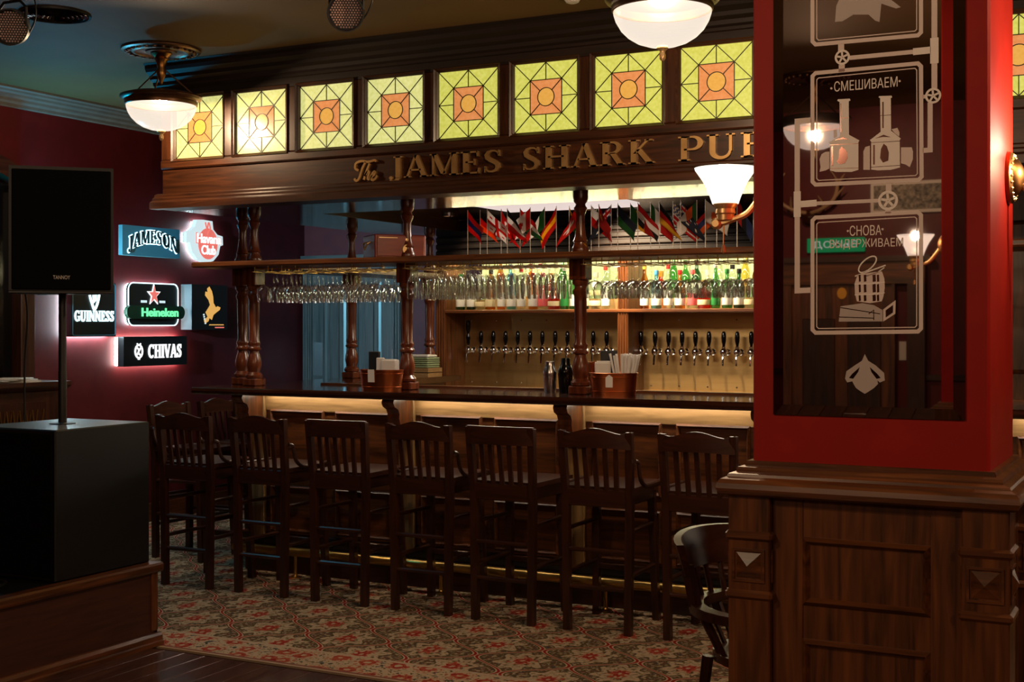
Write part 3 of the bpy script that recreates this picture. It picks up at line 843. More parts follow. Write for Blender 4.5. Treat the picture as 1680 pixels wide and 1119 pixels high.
def post(x0, x1):
    p = B('post', 'oak_z', MB().box(x0, x1, 8.70, 9.02, .93, 2.02))
    n = 4; ww = (x1 - x0) / n
    for k in range(n):
        MB().prism([(x0 + ww * (k + .12) - 3.5 + 3.5, 8.70), (x0 + ww * (k + .5), 8.688), (x0 + ww * (k + .88), 8.70)], .96, 2.0, 'z').build('flute', 'oak_z', p, world=False).location = (0, 0, 0)
    for ch in p.children: ch.location = (3.5, -8.9, 0)
post(-5.14, -5.05); post(-3.63, -3.55); post(BE - .09, BE)
B('added_glow_panel', 'back_glow', MB().box(-5.05, BE, 9.28, 9.30, 1.62, 2.02))  # added glowing panel, stands in for the lit back of the shelf
B('shelf_light', 'led_yellow', MB().box(-5.05, BE, 8.80, 8.84, 2.006, 2.02))
for x0, x1 in ((-5.05, -3.63), (-3.55, BE - .09)):
    B('tap_plate', 'tap_plate', MB().box(x0, x1, 9.0, 9.02, 1.02, 1.592))
    B('lower_strip', 'tap_plate', MB().box(x0, x1, 8.985, 9.0, .945, 1.03))
    n = 7
    for k in range(n):
        x = x0 + .06 + (x1 - x0 - .12) * k / (n - 1)
        for z in (.985, 1.06, 1.54):
            MB().lathe([(.007, 0), (.007, -.003), (.004, -.006)], (x, 8.985 if z < 1 else 9.0, z), 8, 'y').build('screw', 'steel', bb, True, world=True)
for dlx, pw_ in ((-3.62, 190), (-4.75, 20)):  # assumed fittings for the light on the brass tap plates
    q = thing('assumed_downlight', 'assumed small recessed downlight above the ' + ('right' if dlx > -4 else 'left') + ' end of the brass tap wall', 'downlight', (dlx, 8.22, 2.30))
    MB().lathe([(.045, 0), (.045, -.012), (.036, -.012), (.030, -.003), (0, -.003)], seg=20).build('ring', 'steel', q, True)
    l = light('tap_downlight', 'SPOT', (0, 0, -.02), pw_, (1.0, .80, .52), .02, None, 105, .6); l.parent = q; l.rotation_euler = Vector((.35, .75, -.95)).to_track_quat('-Z', 'Y').to_euler()
# beer taps
TAPX = [-5.055, -4.951, -4.838, -4.731, -4.625, -4.521, -4.417, -4.314, -4.207, -4.106, -3.997, -3.898, -3.79, -3.521, -3.412, -3.309, -3.207, -3.107, -3.007, -2.899, -2.801, -2.70, -2.60]
tp = {}
def tap(x, tallh, label, group):
    k = tallh
    if k not in tp:
        t = thing('beer_tap', label, 'tap', (x, 9.0, 1.31), group=group)
        MB().lathe([(.024, 0), (.024, -.006), (.016, -.010), (.016, -.03), (.020, -.036), (.020, -.05), (.014, -.055), (.014, -.075)], (0, 0, 0), 14, 'y').build('shank', 'chrome', t, True)
        MB().lathe([(.0, -.03), (.016, -.024), (.025, -.006), (.025, .010), (.018, .022), (.012, .03), (.014, .036), (.010, .044)], (0, -.085, 0), 14, 'z', 1.12, 1.12).build('body', 'chrome', t, True)
        MB().tube([(0, -.095, -.015), (0, -.108, -.045), (0, -.112, -.095)], .0075, 8).build('spout', 'chrome', t, True)
        if tallh: pr = [(.010, .04), (.014, .06), (.012, .075), (.018, .09), (.016, .11), (.011, .125), (.012, .14), (.018, .16), (.020, .20), (.017, .225), (.0, .232)]
        else: pr = [(.009, .042), (.011, .055), (.016, .075), (.018, .105), (.016, .132), (.010, .146), (0, .15)]
        MB().lathe(pr, (0, -.085, 0), 12).build('handle', 'black_gloss', t, True)
        tp[k] = t
    else:
        t = copy_tree(tp[k], None, (x, 9.0, 1.31), label=label); t['group'] = group
ORD = ['first', 'second', 'third', 'fourth', 'fifth', 'sixth', 'seventh', 'eighth', 'ninth', 'tenth', 'eleventh']
for i, x in enumerate(TAPX):
    x *= 9.0 / 8.95 * .999
    if i < 2: tap(x, True, ('leftmost' if i == 0 else 'second') + ' tall-handled tap at the far left of the brass tap wall', 'tall taps')
    elif i < 13:
        tap(x, False, ORD[i - 2] + ' short black-handled tap from the left on the left brass plate', 'taps on the left plate')
    else:
        tap(x, False, ORD[i - 13] + ' black-handled tap from the left on the right brass plate', 'taps on the right plate')
# bottles: two rows on the lit shelf
kinds = {
 'round': [(.034, 0), (.037, .005), (.037, .150), (.032, .175), (.016, .205), (.0135, .215), (.0135, .265), (.0155, .268), (.0155, .275), (0, .276)],
 'square': [(.036, 0), (.040, .004), (.040, .130), (.036, .150), (.017, .172), (.014, .18), (.014, .225), (.016, .228), (.016, .236), (0, .237)],
 'slim': [(.029, 0), (.032, .005), (.032, .18), (.026, .21), (.014, .245), (.012, .255), (.012, .305), (.014, .308), (.014, .316), (0, .317)],
 'squat': [(.044, 0), (.048, .006), (.048, .085), (.040, .115), (.020, .135), (.016, .142), (.016, .18), (.020, .184), (.020, .20), (0, .201)],
}
LAB = {'white': srgb(222, 218, 204), 'cream': srgb(214, 196, 150), 'black': srgb(20, 18, 18), 'red': srgb(170, 30, 26), 'green': srgb(30, 120, 50), 'gold': srgb(190, 140, 50), 'blue': srgb(60, 130, 180), 'pink': srgb(220, 90, 90)}
for k, c in LAB.items(): pm('label_' + k, c, .5)
btp = {}
def bottle(x, y, z, kind, glass, lab, cap, row):
    pr = kinds[kind]; H = pr[-1][1]; key = (kind, glass, lab, cap)
    seg = 14 if kind != 'square' else 8
    txt = f"{glass.replace('_', ' ')} {kind} bottle, {lab} label, {cap} cap, {row}"
    if key not in btp:
        t = thing('bottle', txt, 'bottle', (x, y, z), group='bottles on the back bar')
        MB().lathe(pr[:-3], seg=seg).build('glass', 'bottle_' + glass, t, True)
        r = pr[2][0]; h0, h1 = pr[1][1] + .02, pr[2][1] * .72
        MB().lathe([(r + .0008, h0), (r + .0012, h0 + .001), (r + .0012, h1), (r + .0008, h1 + .001)], seg=seg).build('label', 'label_' + lab, t, True)
        c0 = pr[-4][1] - .022
        MB().lathe([(pr[-3][0] * .98, c0), (pr[-3][0] + .001, c0 + .002), (pr[-3][0] + .001, H - .002), (0, H)], seg=12).build('cap', 'label_' + cap, t, True)
        btp[key] = t
    else:
        t = copy_tree(btp[key], None, (x, y, z), label=txt)
rnd = random.Random(11)
combos = [('round', 'green', 'white', 'green'), ('square', 'amber', 'cream', 'black'), ('slim', 'clear', 'white', 'red'), ('round', 'brown', 'gold', 'gold'), ('squat', 'red', 'cream', 'gold'), ('round', 'dark_green', 'white', 'black'),
          ('slim', 'amber', 'white', 'gold'), ('square', 'clear', 'black', 'black'), ('round', 'amber', 'white', 'red'), ('slim', 'green', 'green', 'white'), ('squat', 'clear', 'cream', 'white'), ('round', 'blue', 'white', 'blue'), ('slim', 'yellow', 'gold', 'gold'), ('round', 'clear', 'pink', 'pink')]
def bottle_row(y, z, x0, x1, step, row, off):
    x = x0; i = off
    while x < x1:
        k = combos[(i * 5 + (i // 7)) % len(combos)]
        bottle(x, y + rnd.uniform(-.012, .012), z, *k, row); x += step + rnd.uniform(-.006, .012); i += 1
bottle_row(8.79, 1.618, -4.97, -3.70, .084, 'front row left bay', 0)
bottle_row(8.79, 1.618, -3.46, -2.22, .084, 'front row right bay', 4)
bottle_row(9.07, 1.70, -4.95, -3.70, .088, 'back row left bay', 2)
bottle_row(9.07, 1.70, -3.44, -2.22, .088, 'back row right bay', 9)

# ================================================================ far door in the back wall
dr = thing('door_1', 'dark panelled door with metal push plate in the far corner', 'door', (-6.5, BY, 0)); del dr['label']; del dr['category']; struct(dr)
B = lambda n, mat, mb, sm=False: mb.build(n, mat, dr, sm, world=True)
dx0, dx1, dz = -6.95, -6.10, 2.02
B('leaf', 'teak_z', MB().box(dx0, dx1, BY - .045, BY - .005, 0, dz))
for a, b in ((dx0 + .12, -6.585), (-6.465, dx1 - .12)):
    for z0, z1 in ((.2, .78), (.92, dz - .14)):
        p = B('panel', 'teak_z', panel(MB(), a, b, z0, z1, .05, BY - .045, .012))
        MB().cbox(a + .075 + 6.5, b - .075 + 6.5, -.057, -.045, z0 + .075, z1 - .075, .008).build('raised_field', 'teak_z', p)
for a, b in ((dx0 - .095, dx0), (dx1, dx1 + .085)):
    q = B('jamb', 'teak_z', MB().box(a, b, BY - .06, BY - .002, 0, dz + .09))
    for k in range(3):
        MB().cbox(a + .008 + k * .027 + 6.5, a + .026 + k * .027 + 6.5, -.07, -.06, 0.1, dz + .06, .004).build('reed', 'teak_z', q)
B('head', 'teak_x', MB().box(dx0 - .11, dx1 + .10, BY - .075, BY - .002, dz, dz + .10))
pp = B('push_plate', 'steel', MB().cbox(dx0 + .015, dx0 + .115, BY - .05, BY - .045, 1.05, 1.35, .001)); pp['label'] = 'brushed metal push plate'
for z in (.35, 1.25, 1.7):
    B('hinge', 'steel', MB().tube([(dx1, BY - .05, z - .05), (dx1, BY - .05, z + .05)], .008, 8))

# ================================================================ bar stools
def make_stool(name, wavy, label):
    t = thing(name, label, 'bar stool', (0, 0, 0), group='bar stools')
    for s in (-1, 1):
        m = MB().beam((s * .160, 0, 0), (s * .168, .0, .64), .036, .036)
        m.beam((s * .168, 0, .64), (s * .178, -.035, .985), .034, .034)
        m.build('back_post', 'dark_z', t)
        MB().beam((s * .165, .385, 0), (s * .150, .350, .665), .036, .036).build('leg', 'dark_z', t)
        MB().tube([(s * .166, 0, .50), (s * .155, .36, .50)], .011, 8).build('stretcher', 'dark_y', t, True)
        MB().tube([(s * .163, 0, .285), (s * .16, .375, .285)], .012, 8).build('stretcher', 'dark_y', t, True)
    MB().tube([(-.16, 0, .40), (.16, 0, .40)], .011, 8).build('stretcher', 'dark_x', t, True)
    MB().tube([(-.16, 0, .215), (.16, 0, .215)], .012, 8).build('stretcher', 'dark_x', t, True)
    MB().cbox(-.155, .155, .355, .385, .24, .27, .004).build('footrest', 'dark_x', t)
    # crest rail, bowed backwards
    n = 14; top, bot = [], []
    mb = MB(); vs = []; fs = []
    for i in range(n + 1):
        u = i / n * 2 - 1; x = u * .188
        yb = -.034 - .018 * (1 - u * u)
        if wavy: zt = .988 + .014 * math.cos(u * PI * 1.25) * (1 if abs(u) < .82 else .55) + (.006 if abs(u) > .9 else 0)
        else: zt = .992
        zb = .900 + (.006 * (1 - u * u) if wavy else 0)
        vs += [(x, yb - .012, zb), (x, yb + .012, zb), (x, yb + .010, zt), (x, yb - .010, zt)]
    for i in range(n):
        a = i * 4; b = a + 4
        for k in range(4):
            k2 = (k + 1) % 4
            fs.append((a + k, b + k, b + k2, a + k2))
    fs += [(0, 1, 2, 3), (n * 4 + 3, n * 4 + 2, n * 4 + 1, n * 4)]
    mb.add(vs, fs); mb.build('crest_rail', 'dark_x', t)
    for k in range(5):
        x = (k - 2) * .054
        MB().beam((x * .95, -.008, .69), (x, -.046 + .010 * (abs(k - 2) / 2) ** 2, .91), .024, .012).build('slat', 'dark_z', t)
    MB().cbox(-.165, .165, -.014, .014, .615, .70, .004).build('back_rail', 'dark_x', t)
    MB().cbox(-.150, .150, .335, .362, .625, .688, .004).build('apron', 'dark_x', t)
    for s in (-1, 1):
        MB().cbox(s * .155 - .012, s * .155 + .012, .015, .345, .625, .688, .004).build('apron', 'dark_y', t)
    # saddle seat
    g = MB(); nx, ny = 8, 8; vs = []; fs = []
    for j in range(ny + 1):
        for i in range(nx + 1):
            u, v = i / nx * 2 - 1, j / ny
            x = u * (.185 + .012 * v); y = .0 + v * .405
            z = .712 - .010 * (1 - u * u) * math.sin(PI * min(v * 1.1, 1)) + .004 * v
            vs.append((x, y, z))
    N = len(vs)
    vs += [(x, y, .688) for x, y, z in vs]
    for j in range(ny):
        for i in range(nx):
            a = j * (nx + 1) + i; fs.append((a, a + 1, a + nx + 2, a + nx + 1)); fs.append((a + N, a + N + nx + 1, a + N + nx + 2, a + N + 1))
    for i in range(nx):
        fs.append((i, i + N, i + 1 + N, i + 1)); a = ny * (nx + 1) + i; fs.append((a, a + 1, a + 1 + N, a + N))
    for j in range(ny):
        a = j * (nx + 1); fs.append((a, a + nx + 1, a + nx + 1 + N, a + N)); a += nx; fs.append((a, a + N, a + nx + 1 + N, a + nx + 1))
    g.add(vs, fs); g.build('seat', 'dark_y', t, True)
    if wavy:
        for s in (-1, 1):
            MB().tube(spline([(s * .196, -.008, .845), (s * .200, .022, .835), (s * .202, .032, .80), (s * .203, .05, .755), (s * .204, .09, .724), (s * .204, .15, .714), (s * .203, .34, .718)], 4), .011, 8).build('side_scroll', 'dark_y', t, True)
    return t
sW = make_stool('bar_stool', True, 'x'); sS = make_stool('bar_stool', False, 'x')
first = {True: sW, False: sS}; usedp = set()
ords = ['leftmost', 'second', 'third', 'fourth', 'fifth', 'sixth', 'seventh']
info = [(-5.11, 5.85, True), (-4.592, 5.865, True), (-4.068, 5.87, False), (-3.562, 5.885, True), (-3.078, 5.88, False), (-2.567, 5.90, True), (-2.048, 5.91, True)]
def put_stool(wavy, loc, rz, label):
    if wavy not in usedp:
        o = first[wavy]; usedp.add(wavy); o.location = loc; o.rotation_euler = (0, 0, rz); o['label'] = label
    else: copy_tree(first[wavy], None, loc, rz, label)
slabels = ['dark wooden bar stool nearest the black subwoofer, in the front row', 'dark wooden bar stool with curved crest, second along the front row from the left',
           'dark wooden bar stool with straight crest below the left copper caddy', 'dark wooden bar stool with curved crest in the middle of the front row',
           'dark wooden bar stool with straight crest below the cocktail shakers', 'dark wooden bar stool with curved crest, left of the one beside the red pillar',
           'dark wooden bar stool partly hidden by the red pillar']
for k, (x, y, wv) in enumerate(info):
    put_stool(wv, (x, y, 0), math.radians([1.2, -.8, .5, .6, -.6, 1.0, -1.2][k]), slabels[k])
put_stool(True, (-5.94, 6.66, 0), -PI / 2, 'dark wooden bar stool at the left end of the bar, nearer one')
put_stool(True, (-5.90, 7.10, 0), -PI / 2, 'dark wooden bar stool at the left end of the bar, farther one')

# ================================================================ things on the bar
def caddy(x, y, rz, label):
    t = thing('copper_caddy', label, 'caddy', (x, y, CT), rz)
    def oval(hx, hy, n=8):
        r = hy; pts = []
        for k in range(n + 1): a = -PI / 2 + PI * k / n; pts.append((hx - r + r * math.cos(a), r * math.sin(a)))
        for k in range(n + 1): a = PI / 2 + PI * k / n; pts.append((-hx + r + r * math.cos(a), r * math.sin(a)))
        return pts
    m = MB(); o0, o1 = oval(.118, .075), oval(.130, .082); i0, i1 = oval(.114, .071), oval(.126, .078); n = len(o0)
    m.add([(*p, 0) for p in o0] + [(*p, .118) for p in o1] + [(*p, .118) for p in i1] + [(*p, .006) for p in i0],
          [(k, (k + 1) % n, n + (k + 1) % n, n + k) for k in range(n)] + [(n + k, n + (k + 1) % n, 2 * n + (k + 1) % n, 2 * n + k) for k in range(n)] +
          [(2 * n + k, 2 * n + (k + 1) % n, 3 * n + (k + 1) % n, 3 * n + k) for k in range(n)] + [list(range(n))[::-1], [3 * n + k for k in range(n)]])
    m.build('tub', 'copper', t, True)
    for z, s in ((.022, .1205), (.098, .1285), (.118, .1305)):
        MB().tube([(p[0], p[1], z) for p in oval(s, s - .0435 if z < .05 else s - .047)], .0028, 6, True).build('band', 'copper', t, True)
    return t
c1 = caddy(-4.12, 6.365, math.radians(6), 'copper caddy of napkins beside the left column on the bar')
MB(face_ny(0, -.0815, 0)).add([(-.045, .05, .002), (-.005, .05, .002), (-.005, .122, .006), (-.045, .122, .006), (-.045, .05, -.001), (-.005, .05, -.001), (-.005, .122, .002), (-.045, .122, .002)],
    [(0, 1, 2, 3), (7, 6, 5, 4), (0, 4, 5, 1), (1, 5, 6, 2), (2, 6, 7, 3), (3, 7, 4, 0)]).build('paper_tag', 'paper', c1, label='white paper tag')
c2 = caddy(-2.735, 6.50, math.radians(27), 'copper caddy full of straws and napkins at the middle of the bar')
MB(face_ny(0, -.0815, 0)).prism([(-.05, .045), (-.012, .045), (-.012, .098), (-.031, .112), (-.05, .098)], .0, .003, 'z').build('paper_tag', 'paper', c2, label='white paper tag')
def napkins(x, y, z, rz, label, wdt=.12, h=.11):
    t = thing('napkin_stack', label, 'napkins', (x, y, z), rz)
    for k in range(7):
        d = rnd.uniform(-.006, .006)
        MB().cbox(-wdt / 2 + d, wdt / 2 + d, -.036 + k * .011, -.036 + k * .011 + .008, 0, h + rnd.uniform(-.008, .008), .003).build('napkin', 'paper', t)
napkins(-4.065, 6.37, CT + .008, math.radians(6), 'stack of white napkins standing in the left copper caddy', .085, .165)
napkins(-2.788, 6.477, CT + .008, math.radians(27), 'small stack of white napkins in the right copper caddy', .075, .17)
tag(MB().cbox(-.036, .036, -.01, .01, 0, .215, .003).build('menu_card', 'black', None), 'black menu card standing in the left copper caddy', 'menu').location = (-4.185, 6.39, CT + .008)
mc2 = tag(MB().cbox(-.045, .045, -.008, .008, 0, .23, .003).build('menu_card', 'black', None), 'black menu card standing in the right copper caddy', 'menu'); mc2.location = (-2.775, 6.527, CT + .008); mc2.rotation_euler = (0, 0, .47)
tag(MB().cbox(-.022, .022, -.014, .014, 0, .18, .004).build('folded_card', 'paper', None), 'narrow white card beside the black menu in the left caddy', 'card').location = (-4.128, 6.365, CT + .008)
sb = thing('straw_bundle', 'fanned bundle of white paper straws in the right copper caddy', 'straws', (-2.68, 6.52, CT + .008))
for k in range(46):
    a = rnd.uniform(-1, 1); b2 = rnd.uniform(-1, 1); hh = .205 + rnd.uniform(-.012, .012)
    MB().tube([(a * .032, b2 * .025, 0), (a * .078, b2 * .03, hh)], .0065, 6).build('straw', 'paper', sb, True)
shk = [(.032, 0), (.034, .004), (.040, .10), (.041, .115), (.030, .14), (.027, .165), (.027, .172)]
tag(MB().lathe([(.0, 0.0)] + shk + [(.024, .172), (.0, .17)], seg=20).build('cocktail_shaker', 'steel', None, True), 'open steel cocktail shaker, left of the two on the bar', 'shaker').location = (-3.17, 6.62, CT)
s2 = thing('cocktail_shaker', 'dark steel cocktail shaker with lid, right of the two on the bar', 'shaker', (-3.075, 6.62, CT))
MB().lathe([(0, 0), (.034, 0), (.036, .004), (.043, .11), (.043, .118)], seg=20).build('cup', 'black_gloss', s2, True)
MB().lathe([(.044, .112), (.044, .122), (.034, .148), (.026, .160), (.026, .185), (.022, .192), (0, .193)], seg=20).build('lid', 'black_gloss', s2, True)
tag(MB().lathe([(0, 0), (.030, 0), (.032, .004), (.040, .17), (.041, .172), (.038, .172), (.03, .01), (0, .008)], seg=18).build('copper_cup', 'copper', None, True), 'tall copper cup tucked behind the middle column', 'cup').location = (-2.91, 6.64, CT)
# things on the return of the bar, far left
bx = thing('wooden_crate', 'low wooden crate on the far end of the bar return', 'crate', (-4.97, 8.2, CT), 0)
for z0, z1 in ((0.0, .03), (.036, .066)): MB().box(-.12, .12, -.10, .10, z0, z1).build('board', 'golden_x', bx)
ts = thing('folded_towels', 'stack of folded green towels on the wooden crate', 'towels', (-4.97, 8.2, CT + .066))
for k in range(5): MB().cbox(-.11, .11, -.09, .09, k * .015, k * .015 + .014, .006).build('towel', 'cloth_green', ts)
tag(MB().cbox(-.10, .10, -.07, .07, 0, .02, .008).build('serving_tray', 'off_white', None), 'white tray lying on the stack of green towels', 'tray').location = (-4.97, 8.2, CT + .141)
tag(MB().lathe([(0, 0), (.035, 0), (.040, .05), (.034, .09), (.012, .115), (0, .116)], seg=14).build('cloth_bag', 'teal_bag', None, True), 'small pale blue bag next to the far column', 'bag').location = (-5.13, 8.36, CT)
# wooden radio on the overhead shelf
rd = thing('wooden_radio', 'reddish wooden radio with a round dial on the overhead shelf', 'radio', (-4.14, 6.53, SH1), math.radians(50))
noisy('radio_wood', srgb(96, 30, 16), srgb(130, 46, 24), .35, (2, 14, 14), 2)
MB().cbox(-.155, .155, -.12, .12, 0, .135, .006).build('cabinet', 'radio_wood', rd)
MB().cbox(-.142, .142, -.126, -.12, .010, .125, .002).build('front_panel', 'radio_wood', rd)
dl = MB().lathe([(.030, 0), (.030, -.006), (.026, -.010), (0, -.010)], (.035, -.126, .050), 20, 'y').build('dial', 'pale_brass', rd, True)
MB().lathe([(.007, 0), (.009, -.008), (0, -.010)], (.035, -.126, .105), 10, 'y').build('knob', 'pale_brass', rd, True)
MB().tube([(-.156, -.04, .095), (-.175, -.04, .085), (-.18, 0, .05), (-.175, .04, .085), (-.156, .04, .095)], .005, 8).build('handle', 'pale_brass', rd, True)
MB().box(-.13, -.02, -.128, -.126, .114, .118).build('trim_line', 'pale_brass', rd)

# ================================================================ flags on the overhead shelf
FC = {'r': srgb(178, 32, 28), 'w': srgb(206, 200, 196), 'k': srgb(26, 24, 28), 'b': srgb(44, 56, 104), 'n': srgb(34, 40, 60), 'g': srgb(40, 96, 50), 'y': srgb(214, 170, 40), 'o': srgb(206, 96, 36)}
for k, c in FC.items():
    m = pm('flag_' + k, c, .8)
    tr = nd(m, 'ShaderNodeBsdfTranslucent'); tr.inputs[0].default_value = (*[min(1, v * 1.25) for v in c], 1)
    mixsurf(m, m.node_tree.nodes['Principled BSDF'].outputs[0], tr.outputs[0], .55)
FK = list(FC)
def H(*c): return lambda u, v: c[min(int(v * len(c)), len(c) - 1)]
def V(*c): return lambda u, v: c[min(int(u * len(c)), len(c) - 1)]
def usa(u, v): return ('b' if not (int(u * 14) + int(v * 14)) % 2 else 'w') if (u < .42 and v < .54) else ('r' if int(v * 7) % 2 == 0 else 'w')
def jack(u, v):
    if u < .5 and v < .5:
        p, q = u * 2 - .5, v * 2 - .5
        return 'r' if abs(p) < .1 or abs(q) < .1 else ('w' if abs(abs(p) - abs(q)) < .12 else 'b')
    return 'w' if ((u - .75) ** 2 + (v - .3) ** 2 < .003 or (u - .7) ** 2 + (v - .75) ** 2 < .004 or (u - .28) ** 2 + (v - .78) ** 2 < .005) else 'n'
def geo(u, v): return 'r' if abs(u - .5) < .09 or abs(v - .5) < .1 or (abs(abs(u - .5) - .28) < .05 and abs(abs(v - .5) - .28) < .06) else 'w'
def canada(u, v): return 'r' if u < .25 or u > .75 or (abs(u - .5) + abs(v - .5) < .2) else 'w'
def jam(u, v): return 'y' if abs(abs(u - .5) - abs(v - .5)) < .09 else ('g' if abs(v - .5) > abs(u - .5) else 'k')
def star(u, v): return 'y' if (u - .25) ** 2 + (v - .3) ** 2 < .012 else 'r'
def turk(u, v): return 'w' if .02 < (u - .4) ** 2 + (v - .5) ** 2 < .05 and u < .48 else 'r'
def swiss(u, v): return 'w' if (abs(u - .5) < .09 and abs(v - .5) < .3) or (abs(v - .5) < .09 and abs(u - .5) < .3) else 'r'
def emblem(u, v): return 'o' if (u - .5) ** 2 + (v - .5) ** 2 < .06 else 'w'
FL = [('red and blue', H('r', 'b', 'r')), ('black, red and orange', H('k', 'r', 'o')), ('white with a red cross', geo), ('red with a white crescent', turk), ('black, white and red', H('k', 'w', 'r')), ('red, white and green', H('r', 'w', 'g')),
      ('red and white with a leaf', canada), ('green, white and red', V('g', 'w', 'r')), ('red and yellow', H('r', 'y', 'r')), ('green and black with a yellow saltire', jam), ('red with a white cross', swiss), ('white over red', H('w', 'r')),
      ('plain red with a yellow star', star), ('navy with a crossed canton and stars, left one', jack), ('dark green and navy', H('n', 'g')), ('green, yellow and red', V('g', 'y', 'r')), ('red, white and black', H('r', 'w', 'k')), ('white and red with a green tip', V('g', 'w', 'r', 'r')),
      ('black, red and gold', H('k', 'r', 'y')), ('red and white stripes with a blue canton', usa), ('navy with a crossed canton and stars, right one', jack), ('green, orange and white', V('g', 'o', 'w', 'w')), ('white with an orange emblem', emblem), ('red, blue and orange', H('r', 'b', 'o')),
      ('black, red and blue', V('r', 'k', 'b')), ('white and blue', H('w', 'b', 'r'))]
FX = [-3.623, -3.556, -3.498, -3.422, -3.371, -3.303, -3.228, -3.152, -3.069, -3.003, -2.946, -2.872, -2.817, -2.755, -2.707, -2.644, -2.592, -2.529, -2.471, -2.403, -2.353, -2.273, -2.218, -2.165, -2.049, -1.97]
pole_me = None
for i, x in enumerate(FX):
    nm, fn = FL[i]
    t = thing('table_flag', nm + ' table flag on the overhead shelf', 'flag', (x, 6.50 + (.012 if i % 2 else -.012), SH1), group='row of small national flags')
    if pole_me is None:
        p = MB().tube([(0, 0, 0), (0, 0, .262)], .0022, 6).build('pole', 'pole_white', t, True); pole_me = p
        q = MB().lathe([(.012, 0), (.012, .004), (.004, .008), (.003, .012)], seg=10).build('base', 'pole_white', t, True); base_me = q
    else:
        for src in (pole_me, base_me):
            c = src.copy(); COL.objects.link(c); c.parent = t
    side = -1 if rnd.random() < .5 else 1
    ang = math.radians(-46 + rnd.uniform(-12, 14)); ln = .145; hs = .11
    fd = Vector((math.cos(ang) * side, -.10 + rnd.uniform(-.25, .2), math.sin(ang))).normalized()
    ph = rnd.uniform(0, 6)
    mb = MB(); nu, nv = 14, 12; vs = []
    for b2 in range(nv + 1):
        for a in range(nu + 1):
            u, v = a / nu, b2 / nv
            P = Vector((0, 0, .258 - v * hs)) + fd * (u * ln)
            P += Vector((.012 * side * math.sin(v * 3 + ph) * u, .018 * math.sin(u * 5 + v * 3 + ph) * u, -.018 * u * (1 - v)))
            P.x += side * .02 * u * v
            vs.append(tuple(P))
    o0 = len(mb.v); mb.v += vs
    for b2 in range(nv):
        for a in range(nu):
            k = b2 * (nu + 1) + a
            mb.f.append([k, k + 1, k + nu + 2, k + nu + 1]); mb.mi.append(FK.index(fn((a + .5) / nu, (b2 + .5) / nv)))
    o = mb.build('cloth', ['flag_' + k for k in FK], t, True)
    md = o.modifiers.new('thickness', 'SOLIDIFY'); md.thickness = .0008

# ================================================================ illuminated signs on the left wall
def poly_round(w_, h_, r, n=6):
    pts = []
    for cx, cy, a0 in ((w_ / 2 - r, -h_ / 2 + r, -90), (w_ / 2 - r, h_ / 2 - r, 0), (-w_ / 2 + r, h_ / 2 - r, 90), (-w_ / 2 + r, -h_ / 2 + r, 180)):
        for k in range(n + 1):
            a = math.radians(a0 + 90 * k / n); pts.append((cx + r * math.cos(a), cy + r * math.sin(a)))
    return pts
def sign(name, label, yc, zc): 
    return thing(name, label, 'sign', (LX, yc, zc)), face_px(0, 0, 0)
pm('sign_black', srgb(16, 20, 22), .35); pm('sign_teal', srgb(70, 128, 146), .55); pm('sign_dark', srgb(26, 22, 22), .35); pm('sign_grey', srgb(96, 98, 100), .4)
pm('letter_teal', srgb(30, 50, 56), .4); pm('print_orange', srgb(214, 136, 44), .5); pm('capsule_green', srgb(10, 46, 30), .3)
def box_sign(s, F, w_, h_, d0, d1, mat, r=.006):
    MB(F).prism(poly_round(w_, h_, r, 3), d0, d1, 'z').build('box', mat, s)
# beer sign with harp
s, F = sign('light_box_sign', 'dark square light box with a glowing harp and white lettering, partly behind the loudspeaker', 7.01, 1.615)
box_sign(s, F, .43, .39, .035, .085, 'sign_black')
MB(F).prism(poly_round(.425, .385, .01, 3), .004, .034, 'z').build('halo_light', 'halo_bright' if 'halo_bright' in M else emis('halo_bright', (.62, .92, 1.0), 90), s)
serif_text('GUINNESS', F, -.19, .19, -.085, .075, .008, 'letter', 'neon_white', s, .015, w0=.086, gap=.08, world=False)
mb = MB(F); ribbon(mb, spline([(-.04, .17), (-.045, .10), (-.02, .03), (0, .0), (.03, .05), (.045, .12), (.04, .17)]), .016, .086, .094); ribbon(mb, spline([(-.04, .17), (-.01, .185), (.02, .165), (.04, .17)]), .012, .086, .094)
for k in range(4): ribbon(mb, [(-.02 + k * .014, .165), (-.012 + k * .01, .04 + k * .008)], .004, .086, .092)
mb.build('harp', 'neon_white', s)
mb = MB(F)
for i in range(4):
    p = poly_round(.415, .375, .012, 3); 
mb.tube([(a, b, .088) for a, b in poly_round(.41, .37, .012, 3)], .0025, 6, True); mb.build('edge_tube', 'sign_teal', s, True)
# whiskey sign with arched letters
s, F = sign('lettered_board_sign', 'blue board sign with arched dark letters haloed in white light', 7.628, 2.135)
box_sign(s, F, .62, .225, .02, .06, 'sign_teal')
serif_text('JAMESON', F, -.255, .275, -.012, .098, .002, 'letter_halo', 'halo_soft' if 'halo_soft' in M else emis('halo_soft', (.60, .92, 1.0), 5), s, .06, .065, w0=.0605, gap=.10, world=False)
serif_text('JAMESON', F, -.255, .275, -.012, .098, .010, 'letter', 'letter_teal', s, .005, .065, w0=.063, gap=.10, world=False)
